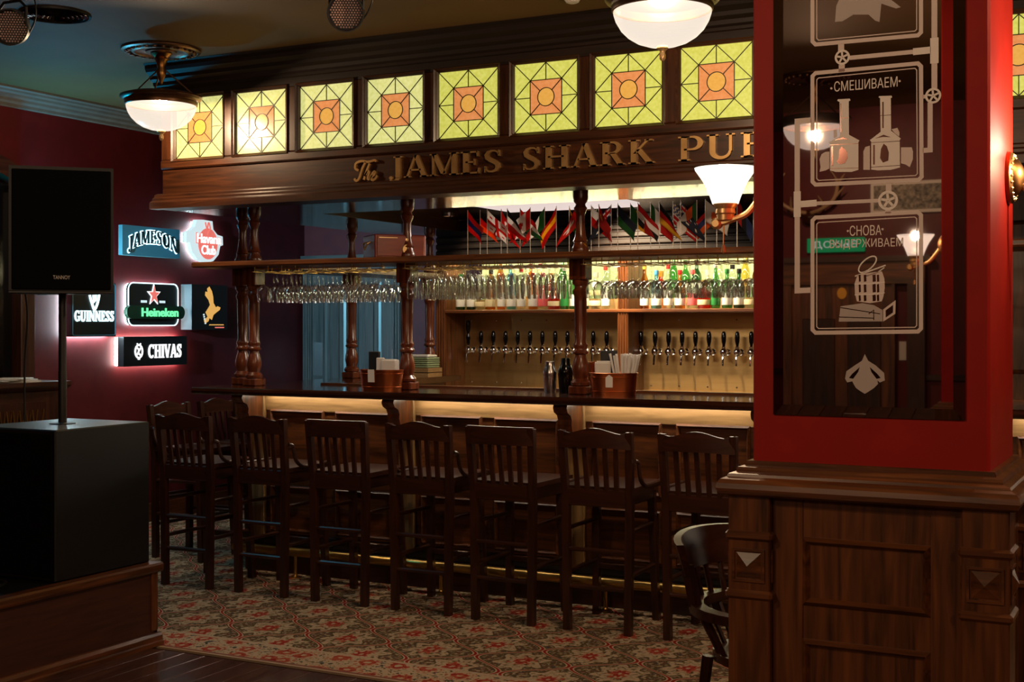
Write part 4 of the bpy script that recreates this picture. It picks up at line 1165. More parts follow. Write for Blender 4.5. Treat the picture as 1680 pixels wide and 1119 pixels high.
# rum sign
s, F = sign('round_light_sign', 'glowing white rum sign with a red disc on the left wall under the canopy', 8.225, 2.175)
out = [(-.10, .165), (-.02, .17), (.09, .165), (.10, .10), (.15, .06), (.215, .05), (.22, -.02), (.185, -.03), (.165, -.10), (.10, -.155), (.01, -.175), (-.09, -.15), (-.155, -.09), (-.18, -.02), (-.22, -.02), (-.22, .06), (-.17, .075), (-.12, .11)]
MB(F).prism(out, .03, .07, 'z').build('body', 'ivory_lit', s)
MB(F).prism([(a * .92, b * .92) for a, b in out], .004, .028, 'z').build('halo_light', 'halo_cold', s)
MB(F).prism([(.03 + .115 * math.cos(2 * PI * k / 28), -.02 + .125 * math.sin(2 * PI * k / 28)) for k in range(28)], .071, .076, 'z').build('red_disc', 'red_lit', s)
sans_text('Havana', F, .035, .02, .305, .088, .003, 'lettering_outline', 'red_lit', s, .05, .0765, False)
sans_text('Club', F, .03, -.07, .185, .088, .003, 'lettering_outline', 'red_lit', s, .05, .0765, False)
sans_text('Havana', F, .035, .02, .29, .075, .006, 'lettering', 'white_lit', s, .02, .078, False)
sans_text('Club', F, .03, -.07, .17, .075, .006, 'lettering', 'white_lit', s, .02, .078, False)
mb = MB(F); ribbon(mb, spline([(-.01, .15), (.01, .10), (.03, .15), (.05, .10), (.03, .07), (.02, .05)]), .010, .078, .084); mb.build('emblem', 'red_lit', s)
# lager sign with star
s, F = sign('neon_star_sign', 'neon beer sign with a red star and green capsule on the left wall', 7.655, 1.66)
MB(F).prism(poly_round(.54, .32, .05), .03, .05, 'z').build('back_panel', 'sign_black', s)
pts = poly_round(.54, .32, .05)
MB(F).tube([(a, b, .055) for a, b in pts], .0045, 8, True).build('outline_tube', 'neon_white', s, True)
MB(F).prism(poly_round(.525, .31, .045), .004, .028, 'z').build('halo_light', 'halo_cold', s)
cp_ = MB(F).prism(poly_round(.63, .10, .048), .052, .085, 'z'); cp_ = [o for o in (cp_.build('capsule', 'capsule_green', s),)][0]; cp_.location = (0, 0, -.06)
sans_text('Heineken', F, .035, -.06, .40, .066, .006, 'lettering', 'green_lit', s, .022, .086, False)
stp = []
for k in range(10):
    a = PI / 2 + k * PI / 5; r = .075 if k % 2 == 0 else .03; stp.append((r * math.cos(a) + .0, .075 + r * math.sin(a)))
MB(F).prism([(a * 1.0 + 0, (b - .075) * 1.16 + .072) for a, b in stp], .051, .058, 'z').build('star_outline', 'white_lit', s)
MB(F).prism([(a * .78, (b - .075) * .92 + .072) for a, b in stp], .058, .062, 'z').build('star', 'red_lit', s)
for u in (-.105, .095): MB(F).prism([(u - .03, .012), (u + .03, .012), (u + .03, .030), (u - .03, .030)], .051, .056, 'z').build('small_plate', 'ivory_lit', s)
# eagle sign
s, F = sign('eagle_box_sign', 'dark box sign with an orange eagle beside the neon star sign', 8.236, 1.645)
box_sign(s, F, .43, .36, .0, .11, 'sign_dark', .004)
MB(F).box(-.2155, -.2145, -.178, .178, .0, .108).build('metal_edge', 'sign_grey', s)
body = [(-.06, -.13), (-.075, -.105), (-.03, -.075), (-.055, -.04), (-.035, -.02), (.0, .02), (-.02, .06), (-.06, .095), (-.055, .125), (-.03, .12), (-.035, .15), (-.01, .165), (.02, .13), (.035, .085), (.04, .035), (.07, .0), (.09, .01), (.125, .0), (.115, -.02), (.075, -.04), (.04, -.06), (.02, -.10), (-.01, -.085), (-.02, -.11)]
MB(F).prism([(a, b) for a, b in body], .111, .114, 'z').build('eagle', 'orange_lit', s)
for k in range(5): MB(F).prism([(-.085 + .005 * k, -.055 - .017 * k), (-.070 + .005 * k, -.052 - .017 * k), (-.068 + .005 * k, -.064 - .017 * k), (-.083 + .005 * k, -.066 - .017 * k)], .111, .114, 'z').build('feather', 'ivory_lit', s)
mb = MB(F); ribbon(mb, [(-.01 + k * .011, -.143 + .006 * (k % 2)) for k in range(17)], .006, .111, .113); mb.build('script_line', 'orange_lit', s)
MB(F).box(.06, .17, -.166, -.157, .111, .113).build('print_line', 'red_lit', s)
# whisky light box
s, F = sign('light_box_sign', 'black light box with white lettering and a round emblem, lowest sign on the left wall', 7.633, 1.306)
box_sign(s, F, .69, .222, .04, .10, 'sign_black')
MB(F).prism(poly_round(.68, .212, .01, 3), .004, .039, 'z').build('halo_light', 'halo_warm', s)
serif_text('CHIVAS', F, -.09, .275, -.05, .098, .006, 'letter', 'white_lit', s, .03, w0=.101, gap=.06, world=False)
mb = MB(F)
mb.tube([(-.19 + .038 * math.cos(2 * PI * k / 16), .0 + .048 * math.sin(2 * PI * k / 16), .103) for k in range(16)], .007, 6, True)
ribbon(mb, spline([(-.215, .03), (-.19, .012), (-.195, -.012), (-.168, -.03)]), .012, .101, .107); ribbon(mb, [(-.215, -.03), (-.168, .03)], .010, .101, .107)
ribbon(mb, [(-.21, .058), (-.19, .046), (-.17, .058)], .010, .101, .107); ribbon(mb, [(-.20, -.056), (-.18, -.056)], .012, .101, .107)
mb.build('emblem', 'white_lit', s)

# ================================================================ stage, subwoofer, loudspeaker
sgx, sgy, sgz = -4.30, 4.74, .387
sg2 = thing('stage', 'low wooden stage platform at lower left carrying the black subwoofer', 'stage', (-5.3, 3.2, 0))
B = lambda n, mat, mb, sm=False: mb.build(n, mat, sg2, sm, world=True)
B('deck', 'black', MB().box(-7.05, sgx - .012, 1.2, sgy - .012, .345, .383))
B('side_panel', 'stage_y', MB().box(sgx - .03, sgx - .012, 1.2, sgy - .012, 0, .345))
B('end_board', 'stage_x', MB().box(-7.05, sgx - .012, sgy - .03, sgy - .012, 0, .345))
B('nosing', 'oak_y', MB().prism([(sgx - .05, .345), (sgx + .006, .345), (sgx + .012, .355), (sgx + .012, .378), (sgx + .004, sgz), (sgx - .05, sgz)], 1.2, sgy + .006, 'y'))
B('end_nosing', 'oak_x', MB().prism([(sgy - .05, .345), (sgy + .0, .345), (sgy + .006, .355), (sgy + .006, .378), (sgy, sgz), (sgy - .05, sgz)], -7.05, sgx - .05, 'x'))
B('corner_batten', 'oak_z', MB().cbox(sgx - .016, sgx - .004, sgy - .055, sgy - .014, .07, .345, .003))
B('base_moulding', 'oak_y', MB().prism([(sgx - .012, 0), (sgx + .016, 0), (sgx + .016, .018), (sgx + .008, .024), (sgx + .008, .045), (sgx - .004, .058), (sgx - .012, .06)], 1.2, sgy + .003, 'y'))
sw = thing('subwoofer', 'large black subwoofer cabinet standing on the stage edge', 'subwoofer', (-4.61, 4.43, sgz))
MB().cbox(-.26, .26, -.29, .29, .0, .66, .006).build('cabinet', 'sub_black', sw)
MB().cbox(-.245, .245, -.297, -.290, .02, .64, .003).build('grille', 'black_grille', sw)
MB().lathe([(.058, .6605), (.058, .664), (.03, .667), (.022, .667)], seg=24).build('pole_socket', 'black', sw, True)
pl = tag(MB().lathe([(.0, .667), (.019, .667), (.019, .90), (.0175, .905), (.0175, 1.40), (0, 1.40)], seg=16).build('speaker_pole', 'black', None, True), 'black pole rising from the subwoofer to the loudspeaker', 'pole'); pl.location = (-4.61, 4.43, sgz)
sp = thing('loudspeaker', 'black loudspeaker on a pole above the subwoofer', 'loudspeaker', (-4.61, 4.43, 1.72), math.radians(45))
MB().prism([(-.222, -.18), (.222, -.18), (.20, .06), (.11, .18), (-.11, .18), (-.20, .06)], -.075 + .0, .49, 'z').build('cabinet', 'black', sp)
MB().cbox(-.21, .21, -.192, -.181, -.06, .475, .004).build('grille', 'black_grille', sp)
MB().cbox(-.224, .224, -.195, -.18, -.078, -.064, .003).build('lower_edge', 'sub_black', sp)
sans_text('TANNOY', face_ny(0, 0, 0), .0, -.005, .072, .017, .002, 'badge', 'off_white', sp, .01, .193, False)
tag(MB().tube(spline([(-5.0, 4.55, 1.75), (-5.02, 4.6, 1.55), (-5.06, 4.62, 1.30), (-5.07, 4.63, 1.0), (-5.05, 4.62, .7), (-5.04, 4.6, .395)]), .005, 6).build('speaker_cable', 'wire_black', None, True), 'thin black cable hanging behind the loudspeaker', 'cable')
st_ = thing('cable_coil', 'loose cables heaped on the stage deck in front of the subwoofer', 'cables', (-4.55, 3.85, .383))
for k in range(3):
    MB().tube([(.10 * math.cos(a / 16 * 2 * PI) * (1 + .2 * k), (.10 + .03 * k) * math.sin(a / 16 * 2 * PI), .012 + .006 * k + .004 * math.sin(a)) for a in range(16)], .006, 6, True).build('loop', 'wire_black', st_, True)

ul = thing('assumed_uplight', 'assumed small black uplight on the left wall hidden behind the loudspeaker', 'uplight', (LX, 6.42, 1.72))  # assumed unseen fitting, added to carry the blue ceiling light
MB().box(0, .02, -.04, .04, -.05, .05).build('wall_plate', 'black', ul)
MB().tube([(.02, 0, 0), (.20, 0, 0)], .010, 8).build('arm', 'black', ul, True)
MB().lathe([(0, -.03), (.035, -.03), (.045, .04), (.040, .04), (.032, -.02), (0, -.02)], (.21, 0, .015), 18).build('can', 'black', ul, True)
# ================================================================ sideboard on the left wall
sd = thing('sideboard', 'dark carved sideboard with an arched back against the left wall', 'sideboard', (-6.9, 5.6, 0))
B = lambda n, mat, mb, sm=False: mb.build(n, mat, sd, sm, world=True)
B('body', 'dark_z', MB().box(LX + .02, -6.72, 4.9, 6.42, .0, 1.07))
B('mantel', 'dark_y', MB().prism([(LX + .02, 1.07), (-6.70, 1.07), (-6.66, 1.095), (-6.65, 1.105), (-6.65, 1.13), (LX + .02, 1.13)], 4.84, 6.47, 'y'))
for y0, y1 in ((5.0, 5.62), (5.72, 6.30)):
    dd = B('door', 'dark_z', MB().cbox(-6.72, -6.70, y0, y1, .15, 1.0, .004))
    lo = Vector((-6.9, 5.6, 0))
    n = 9
    for k in range(n):
        a = y0 + .08 + (y1 - y0 - .16) * k / (n - 1)
        MB().beam((-6.695 + 6.9, a - 5.6 - .05, .25), (-6.695 + 6.9, a - 5.6 + .05, .95), .006, .012).build('lattice_bar', 'aged_brass', dd)
        MB().beam((-6.690 + 6.9, a - 5.6 + .05, .25), (-6.690 + 6.9, a - 5.6 - .05, .95), .006, .012).build('lattice_bar', 'aged_brass', dd)
B('back_board', 'black_gloss', MB().box(LX + .02, LX + .05, 5.0, 6.30, 1.13, 2.45))
for y in (4.92, 6.30): B('upright', 'dark_z', MB().cbox(LX + .02, LX + .14, y, y + .12, 1.13, 2.40, .006))
arch = [(4.92 + .75 * (1 - math.cos(PI * k / 16)), 2.40 + .28 * math.sin(PI * k / 16)) for k in range(17)]
arch_in = [(5.02 + .65 * (1 - math.cos(PI * k / 16)), 2.36 + .20 * math.sin(PI * k / 16)) for k in range(17)]
for k in range(16):
    B('arch_block', 'dark_y', MB().prism([arch[k], arch[k + 1], arch_in[k + 1], arch_in[k]], LX + .02, LX + .14, 'x'))
pc = thing('paper_pile', 'loose pale papers lying on the sideboard mantel', 'papers', (-6.80, 6.10, 1.13))
for k in range(4):
    MB(Matrix.Rotation(.3 * k - .4, 4, 'Z')).cbox(-.10, .10, -.16 + .02 * k, .16 - .01 * k, .007 * k, .007 * k + .006, .002).build('sheet', 'off_white', pc)

# ================================================================ pendant lamps, ceiling fittings
def pendant(loc, label, first=[None]):
    if first[0] is not None:
        return copy_tree(first[0], None, loc, label=label)
    t = thing('pendant_lamp', label, 'lamp', loc, group='bowl pendant lamps')       # origin on the ceiling
    MB().lathe([(.215, 0), (.225, -.006), (.222, -.014), (.205, -.02), (.195, -.014), (.175, -.014), (.165, -.024), (.15, -.026), (.14, -.018), (.09, -.014), (.085, -.022), (0, -.024)], seg=40).build('ceiling_rose', 'bronze', t, True)
    for k in range(24):
        a = 2 * PI * k / 24
        MB().lathe([(0, -.026), (.010, -.024), (.014, -.016), (.013, -.010)], (.185 * math.cos(a), .185 * math.sin(a), -.004), 8).build('rose_bead', 'bronze', t, True)
    MB().lathe([(.058, -.018), (.060, -.03), (.045, -.045), (.035, -.052), (.040, -.06), (.030, -.075), (.022, -.11), (.028, -.13), (.024, -.155), (.014, -.175), (.008, -.20), (0, -.205)], seg=20).build('stem', 'aged_brass', t, True)
    for k in range(3):
        a = 2 * PI * k / 3 + .5
        MB().tube([(.02 * math.cos(a), .02 * math.sin(a), -.12), (.185 * math.cos(a), .185 * math.sin(a), -.262)], .0045, 6).build('suspension_rod', 'bronze', t, True)
    MB().lathe([(.178, -.262), (.200, -.262), (.229, -.272), (.232, -.280), (.226, -.288), (.208, -.296), (.204, -.304), (.206, -.310), (.203, -.325), (.198, -.328), (.192, -.325), (.192, -.30), (.178, -.27)], seg=40).build('rim', 'bronze', t, True)
    MB().lathe([(0, -.285), (.19, -.285), (.19, -.291), (0, -.291)], seg=36).build('blocking_pan', 'black', t, True)  # added opaque disc, keeps lamp light off the ceiling
    R = [(.198, -.320), (.196, -.340), (.187, -.368), (.168, -.400), (.140, -.428), (.105, -.450), (.065, -.464), (.025, -.470), (0, -.471)]
    MB().lathe(R, seg=36).build('glass_bowl', 'lamp_bowl', t, True)
    MB().lathe([(0, -.466), (.022, -.468), (.024, -.476), (.012, -.486), (.010, -.494), (.013, -.502), (.012, -.518), (.006, -.526), (0, -.527)], seg=14).build('finial', 'pale_brass', t, True)
    lamp_light('pendant_light', t, (0, 0, -.38), 105, (1.0, .74, .48), .035)
    first[0] = t
    return t
pendant((-5.25, 5.79, CZ), 'bowl pendant lamp at upper left before the stained glass')
pendant((-1.88, 4.97, CZ), 'bowl pendant lamp at the top centre, nearest the red pillar')
pendant((-2.12, -1.75, CZ), 'bowl pendant lamp seen reflected in the pillar mirror')
pendant((.55, 3.4, CZ), 'added bowl pendant lamp, unseen beyond the right side of the red pillar')  # added to brighten the pillar's right side
pendant((1.6, .6, CZ), 'added bowl pendant lamp, unseen to the right behind the viewpoint')  # added as fill light for the room
pendant((-2.0, .9, CZ), 'added bowl pendant lamp, unseen to the left outside the picture')  # added to light the front of the pillar
def par(loc, aim, label):
    t = thing('stage_light', label, 'spotlight', loc)
    d = (Vector(aim) - Vector(loc)).normalized()
    q = d.to_track_quat('Z', 'Y').to_matrix().to_4x4()
    MB(q).lathe([(0, -.10), (.045, -.10), (.06, -.08), (.072, -.02), (.083, .0), (.083, .055), (.078, .055), (.076, .008), (0, .006)], seg=28).build('can', 'black', t, True)
    n = 0; lens = MB(q)
    pts = []
    for i in range(-6, 7):
        for j in range(-6, 7):
            x = (i + .5 * (j % 2)) * .0125; y = j * .0108
            if x * x + y * y < .0050: pts.append((x, y))
    base = None
    for x, y in pts: lens.lathe([(.0047, .006), (.0042, .0095), (0, .0105)], (x, y, 0), 6)
    o = lens.build('lens_array', 'lens_amber' if 'lens_amber' in M else pm('lens_amber', srgb(190, 150, 140), .15), t, True); o['kind'] = 'stuff'
    z = CZ - loc[2]
    MB().tube([(-.09, 0, 0), (-.09, .0, .08), (-.05, 0, .115), (.05, 0, .115), (.09, 0, .08), (.09, 0, 0)], .007, 6).build('yoke', 'black', t, True)
    MB().tube([(0, 0, .115), (0, 0, z)], .008, 8).build('stem', 'black', t, True)
    MB().tube(spline([(.02, .02, z - .002), (.09, .03, z - .06), (.12, .03, .05), (.06, .04, -.03), (.0, .05, -.01)]), .004, 6).build('power_cable', 'wire_black', t, True)
par((-3.36, 4.9, 2.905), (-1.2, 1.2, 1.6), 'round black stage light with a honeycomb of lenses at the top centre left')
par((-4.78, 4.29, 2.865), (-2.4, .8, 1.8), 'round black stage light with a honeycomb of lenses cut by the left frame edge')
v = thing('ceiling_vent', 'round black ceiling diffuser with concentric rings at upper left', 'vent', (-5.14, 4.89, CZ))
MB().lathe([(0, -.006), (.168, -.006), (.176, -.012), (.178, -.004), (.178, 0)], seg=40).build('rim', 'black', v, True)
for k in range(6):
    r = .03 + k * .024
    MB().lathe([(r, -.008), (r + .013, -.022 + k * .0015), (r + .016, -.020 + k * .0015), (r + .004, -.006)], seg=36).build('ring', 'black_gloss', v, True)
d = thing('ceiling_spot', 'small glass ceiling downlight at the top edge near the centre', 'downlight', (-2.64, 5.76, CZ))
MB().lathe([(.045, 0), (.047, -.008), (.04, -.012)], seg=20).build('ring', 'pale_brass', d, True)
MB().lathe([(.038, -.010), (.040, -.02), (.03, -.034), (.012, -.04), (0, -.041)], seg=10).build('crystal', 'off_white', d)

# ================================================================ red pillar with panelled pedestal
def pillar(name, label, x0, x1, y0, y1):
    t = thing(name, label, 'pillar', ((x0 + x1) / 2, (y0 + y1) / 2, 0))
    B = lambda n, mat, mb, sm=False, p=None: mb.build(n, mat, t if p is None else p, sm, world=True)
    B('shaft', 'red_paint', MB().cbox(x0, x1, y0, y1, 1.14, CZ, .006))
    prof = [(.0, 1.152), (.012, 1.152), (.016, 1.146), (.016, 1.141), (.030, 1.137), (.034, 1.131), (.034, 1.126), (.050, 1.121), (.053, 1.114), (.066, 1.108), (.074, 1.098), (.076, 1.085), (.070, 1.072), (.060, 1.066), (.0, 1.066)]
    vs, fs = [], []
    for o, z in prof: vs += [(x0 - o, y0 - o, z), (x1 + o, y0 - o, z), (x1 + o, y1 + o, z), (x0 - o, y1 + o, z)]
    for i in range(len(prof) - 1):
        for k in range(4):
            k2 = (k + 1) % 4; fs.append((i * 4 + k, i * 4 + k2, i * 4 + 4 + k2, i * 4 + 4 + k))
    fs += [(0, 1, 2, 3), tuple((len(prof) - 1) * 4 + k for k in (3, 2, 1, 0))]
    B('cap_moulding', 'oak_x', MB().add(vs, fs))
    B('pedestal_core', 'oak_z', MB().box(x0 - .02, x1 + .02, y0 - .02, y1 + .02, 0, 1.07))
    B('skirting', 'oak_x', MB().box(x0 - .056, x1 + .056, y0 - .056, y1 + .056, 0, .16))
    pwid = .108; ow = .05
    corners = [(x0 - ow, y0 - ow), (x1 + ow - pwid, y0 - ow), (x0 - ow, y1 + ow - pwid), (x1 + ow - pwid, y1 + ow - pwid)]
    for i, (cx, cy) in enumerate(corners):
        p = B('pilaster', 'oak_z', MB().cbox(cx, cx + pwid, cy, cy + pwid, .14, 1.068, .003))
        l = WLOC[t.name]
        for z in (.952, .802):
            m = MB(Matrix.Translation(-l)); m.cbox(cx - .008, cx + pwid + .008, cy - .008, cy + pwid + .008, z, z + .024, .007); m.build('band', 'oak_x', p)
        for nx, ny in ((0, -1), (0, 1), (1, 0), (-1, 0)):
            c = Vector((cx + pwid / 2 + nx * pwid / 2, cy + pwid / 2 + ny * pwid / 2, .889))
            u = Vector((-ny, nx, 0)) if nx == 0 else Vector((0, nx, 0)); u = Vector((abs(ny), abs(nx), 0)); nn = Vector((nx, ny, 0)); hw = .032
            z = Vector((0, 0, 1))
            q = [c - u * hw - z * hw, c + u * hw - z * hw, c + u * hw + z * hw, c - u * hw + z * hw, c + nn * .016, c - nn * .01]
            MB(Matrix.Translation(-l)).add([tuple(k) for k in q], [(0, 1, 4), (1, 2, 4), (2, 3, 4), (3, 0, 4), (1, 0, 5), (2, 1, 5), (3, 2, 5), (0, 3, 5)]).build('pyramid', 'oak_x', p)
            fw = .042
            fb = MB(Matrix.Translation(-l))
            for a, b, cc, dd in ((-fw, fw, -fw, -fw + .006), (-fw, fw, fw - .006, fw), (-fw, -fw + .006, -fw + .006, fw - .006), (fw - .006, fw, -fw + .006, fw - .006)):
                k = [c + u * a + z * cc, c + u * b + z * cc, c + u * b + z * dd, c + u * a + z * dd]
                fb.add([tuple(v_) for v_ in k] + [tuple(v_ + nn * .004) for v_ in k], [(0, 1, 2, 3), (7, 6, 5, 4), (0, 4, 5, 1), (1, 5, 6, 2), (2, 6, 7, 3), (3, 7, 4, 0)])
            fb.build('pyramid_border', 'oak_x', p)
    # framed panels on the front face
    yf = y0 - .02
    for z0, z1 in ((.797, .968), (.36, .712)):
        B('panel_frame', 'oak_x', panel(MB(), x0 + .136, x1 - .132, z0, z1, .022, yf, .016))
    for xa, xb in ((x0 - .02 + .08, x0 + .136), (x1 - .132, x1 - .06)):
        B('stile', 'oak_z', MB().box(xa, xb, yf - .004, yf, .16, 1.066))
    return t
PX0, PX1, PY0, PY1 = -1.0, -.42, 3.30, 3.76
pillar('red_pillar', 'square red pillar with dark oak panelled pedestal in the right foreground', PX0, PX1, PY0, PY1)

# ---------------------------------------------------------------- etched mirror on the pillar
mr = thing('etched_mirror', 'tall wall mirror with engraved brewing kettles and a barrel on the red pillar', 'mirror', (-.71, 3.29, 1.27))
B = lambda n, mat, mb, sm=False: mb.build(n, mat, mr, sm, world=True)
mx0, mx1, mz0, mz1 = -.9445, -.4755, 1.272, 2.62
bw = .027; yo, yi = 3.2945, 3.2905
B('glass', 'mirror', MB().box(mx0 + bw, mx1 - bw, yi, 3.298, mz0 + bw, mz1 - bw))
def bevel(p, q, r, s): B('bevel', 'mirror', MB().add([(*p[:1], yo, p[1]), (q[0], yo, q[1]), (r[0], yi, r[1]), (s[0], yi, s[1]), (p[0], 3.298, p[1]), (q[0], 3.298, q[1]), (r[0], 3.298, r[1]), (s[0], 3.298, s[1])],
    [(0, 1, 2, 3), (7, 6, 5, 4), (0, 4, 5, 1), (1, 5, 6, 2), (2, 6, 7, 3), (3, 7, 4, 0)]))
O = [(mx0, mz0), (mx1, mz0), (mx1, mz1), (mx0, mz1)]; I = [(mx0 + bw, mz0 + bw), (mx1 - bw, mz0 + bw), (mx1 - bw, mz1 - bw), (mx0 + bw, mz1 - bw)]
for k in range(4): bevel(O[k], O[(k + 1) % 4], I[(k + 1) % 4], I[k])
# etching: coordinates in metres on the mirror plane
FE = face_ny(0, 3.2902, 0)
def E_(px, py):
    p = at_y(px, py, 3.2902); return (p[0], p[2])
def eline(name, pts, wpx, mat='etch_line', closed=False, d=.0004):
    P = [E_(*p) for p in pts]
    if closed: P = P + [P[0], P[1]]
    mb = MB(FE)
    n = len(P); wd = wpx * 3.25 / F_PX
    L, R = [], []
    for i in range(n):
        p = Vector(P[i])
        t0 = (p - Vector(P[i - 1])).normalized() if i else None; t1 = (Vector(P[i + 1]) - p).normalized() if i < n - 1 else None
        if t0 is None: t0 = t1
        if t1 is None: t1 = t0
        n0, n1 = Vector((-t0.y, t0.x)), Vector((-t1.y, t1.x)); b = (n0 + n1); b = b / max(b.dot(n0), .6)
        L.append(p + b * wd / 2); R.append(p - b * wd / 2)
    if closed: L[-1], R[-1] = L[1], R[1]; L[0], R[0] = L[-2], R[-2]
    for i in range(n - 1 - (1 if closed else 0)):
        mb.add([(*L[i], d), (*L[i + 1], d), (*R[i + 1], d), (*R[i], d)], [(0, 1, 2, 3)])
    return mb.build(name, mat, mr, world=True)
def epoly(name, pts, mat='etch_fill', d=.0004):
    P = [E_(*p) for p in pts]
    return MB(FE).add([(*p, d) for p in P], [list(range(len(P)))]).build(name, mat, mr, world=True)
def chamfer(a, b, c, d, k=5): # tl tr br bl in px
    return [(a[0] + k, a[1]), (b[0] - k, b[1]), (b[0], b[1] + k), (c[0], c[1] - k), (c[0] - k, c[1]), (d[0] + k, d[1]), (d[0], d[1] - k), (a[0], a[1] + k)]
for q in (((1333, -100), (1511, -122), (1511, 58), (1333, 73)), ((1333, 120), (1511, 104), (1512, 295), (1333, 303)), ((1333, 357), (1511, 348), (1511, 544), (1333, 546))):
    eline('etched_frame', chamfer(*q), 6.5, closed=True)
    (ax, ay), (bx_, by), (cx, cy), (dx, dy) = q
    eline('etched_inner_line', chamfer((ax + 7, ay + 8), (bx_ - 7, by + 8), (cx - 7, cy - 7), (dx + 7, dy - 7), 3), 1.6, closed=True)
def valve(cx, cy, r):
    mb = MB(FE); c = E_(cx, cy); rr = r * 3.25 / F_PX; n = 24
    def ring(r0, r1):
        for k in range(n):
            a, b = 2 * PI * k / n, 2 * PI * (k + 1) / n
            mb.add([(c[0] + r0 * math.cos(a), c[1] + r0 * math.sin(a), .0006), (c[0] + r0 * math.cos(b), c[1] + r0 * math.sin(b), .0006), (c[0] + r1 * math.cos(b), c[1] + r1 * math.sin(b), .0006), (c[0] + r1 * math.cos(a), c[1] + r1 * math.sin(a), .0006)], [(0, 1, 2, 3)])
    ring(rr * .72, rr); ring(.001, rr * .22)
    for k in range(5):
        a = 2 * PI * k / 5 + .4; u = Vector((math.cos(a), math.sin(a))); nn = Vector((-u.y, u.x)) * rr * .13; C = Vector(c)
        mb.add([(*(C + u * rr * .2 + nn), .0006), (*(C + u * rr * .75 + nn), .0006), (*(C + u * rr * .75 - nn), .0006), (*(C + u * rr * .2 - nn), .0006)], [(0, 1, 2, 3)])
    mb.build('etched_valve', 'etch_fill', mr, world=True)
valve(1382, 94, 12.5); valve(1531, 157, 12.5); valve(1457, 329, 16)
for pts, wd in (([(1380, 72), (1380, 84)], 10), ([(1381, 106), (1381, 118)], 10), ([(1394, 95), (1520, 83)], 7), ([(1533, -60), (1533, 145)], 9), ([(1514, 159), (1520, 158)], 6), ([(1526, 168), (1526, 246), (1514, 247)], 8),
                ([(1331, 197), (1308, 199), (1308, 477), (1331, 476)], 9), ([(1312, 335), (1442, 329)], 6), ([(1458, 300), (1458, 314)], 9), ([(1457, 344), (1457, 350)], 9)):
    eline('etched_pipe', pts, wd)
for pts, wd in (([(1533, 62), (1533, 104)], 13), ([(1498, 85), (1527, 82)], 11), ([(1308, 314), (1308, 356)], 12), ([(1314, 335), (1340, 333)], 11)):
    eline('etched_joint', pts, wd, 'etch_fill', d=.0005)
def etext(txt, cx, cy, wpx, hpx, slope):
    c = E_(cx, cy); s = 3.22 / F_PX
    a, b = E_(cx - wpx / 2, cy + wpx / 2 * slope), E_(cx + wpx / 2, cy - wpx / 2 * slope)
    wd = b[0] - a[0]
    F = face_ny(0, 3.2902, 0)
    sans_text(txt, F, c[0], c[1], wd, hpx * s, .0004, 'etched_text', 'etch_fill', mr, 0., .0003)
pm('mirror_dark', (.13, .06, .05), .1, 1)
etext('СМЕШИВАЕМ', 1420, 138, 104, 17, .08); etext('СНОВА', 1420, 378, 52, 17, .03); etext('ВЫДЕРЖИВАЕМ', 1421, 400, 120, 17, .03)
for x, y in ((1364, 145), (1476, 133), (1391, 379), (1448, 376)): epoly('etched_dot', [(x + 2 * math.cos(k), y + 2 * math.sin(k)) for k in (0, 1.05, 2.1, 3.14, 4.2, 5.2)], 'etch_line')
Z5 = lambda pts: [(1290 + x / 4.664, 90 + y / 4.664) for x, y in pts]
# two brewing kettles
epoly('etched_kettle', Z5([(335, 680), (325, 670), (410, 622), (408, 360), (390, 352), (395, 340), (485, 335), (492, 348), (478, 356), (480, 612), (560, 655), (552, 668), (552, 880), (500, 896), (380, 896), (335, 885)]))
epoly('etched_kettle', Z5([(650, 665), (640, 652), (722, 590), (718, 332), (706, 325), (710, 316), (806, 312), (810, 325), (800, 332), (802, 580), (876, 640), (868, 652), (870, 862), (800, 880), (700, 884), (650, 878)]))
for pts in ([(255, 800), (270, 760), (300, 742), (330, 740), (330, 870), (300, 885), (255, 895), (262, 860)], [(878, 708), (960, 708), (970, 740), (968, 800), (945, 860), (915, 840), (878, 830)], [(590, 740), (605, 705), (640, 695), (640, 880), (590, 880)], [(805, 570), (850, 558), (865, 590), (865, 625), (830, 600)], [(362, 575), (385, 570), (388, 628), (362, 640)]):
    epoly('etched_fitting', Z5(pts), 'etch_line')
for pts in ([(405, 730), (425, 700), (440, 715), (465, 740), (470, 790), (450, 830), (410, 838), (385, 820), (405, 780)], [(725, 720), (745, 680), (770, 700), (785, 750), (780, 810), (740, 825), (718, 790)], [(365, 655), (435, 630), (480, 650), (430, 645)], [(680, 640), (745, 612), (800, 630), (740, 628)], [(345, 700), (358, 700), (358, 850), (345, 850)], [(665, 690), (678, 690), (678, 840), (665, 840)], [(735, 360), (745, 360), (745, 560), (735, 560)], [(415, 372), (421, 372), (421, 590), (415, 590)]):
    epoly('etched_dark_patch', Z5(pts), 'mirror_dark', .0008)  # dark patches of the engraved drawing itself
for pts in ([(335, 690), (552, 678)], [(335, 870), (552, 866)], [(650, 672), (872, 660)], [(650, 860), (870, 846)], [(408, 485), (480, 480)], [(718, 465), (800, 460)]):
    eline('etched_seam', Z5(pts), .8, 'mirror_dark', d=.0009)
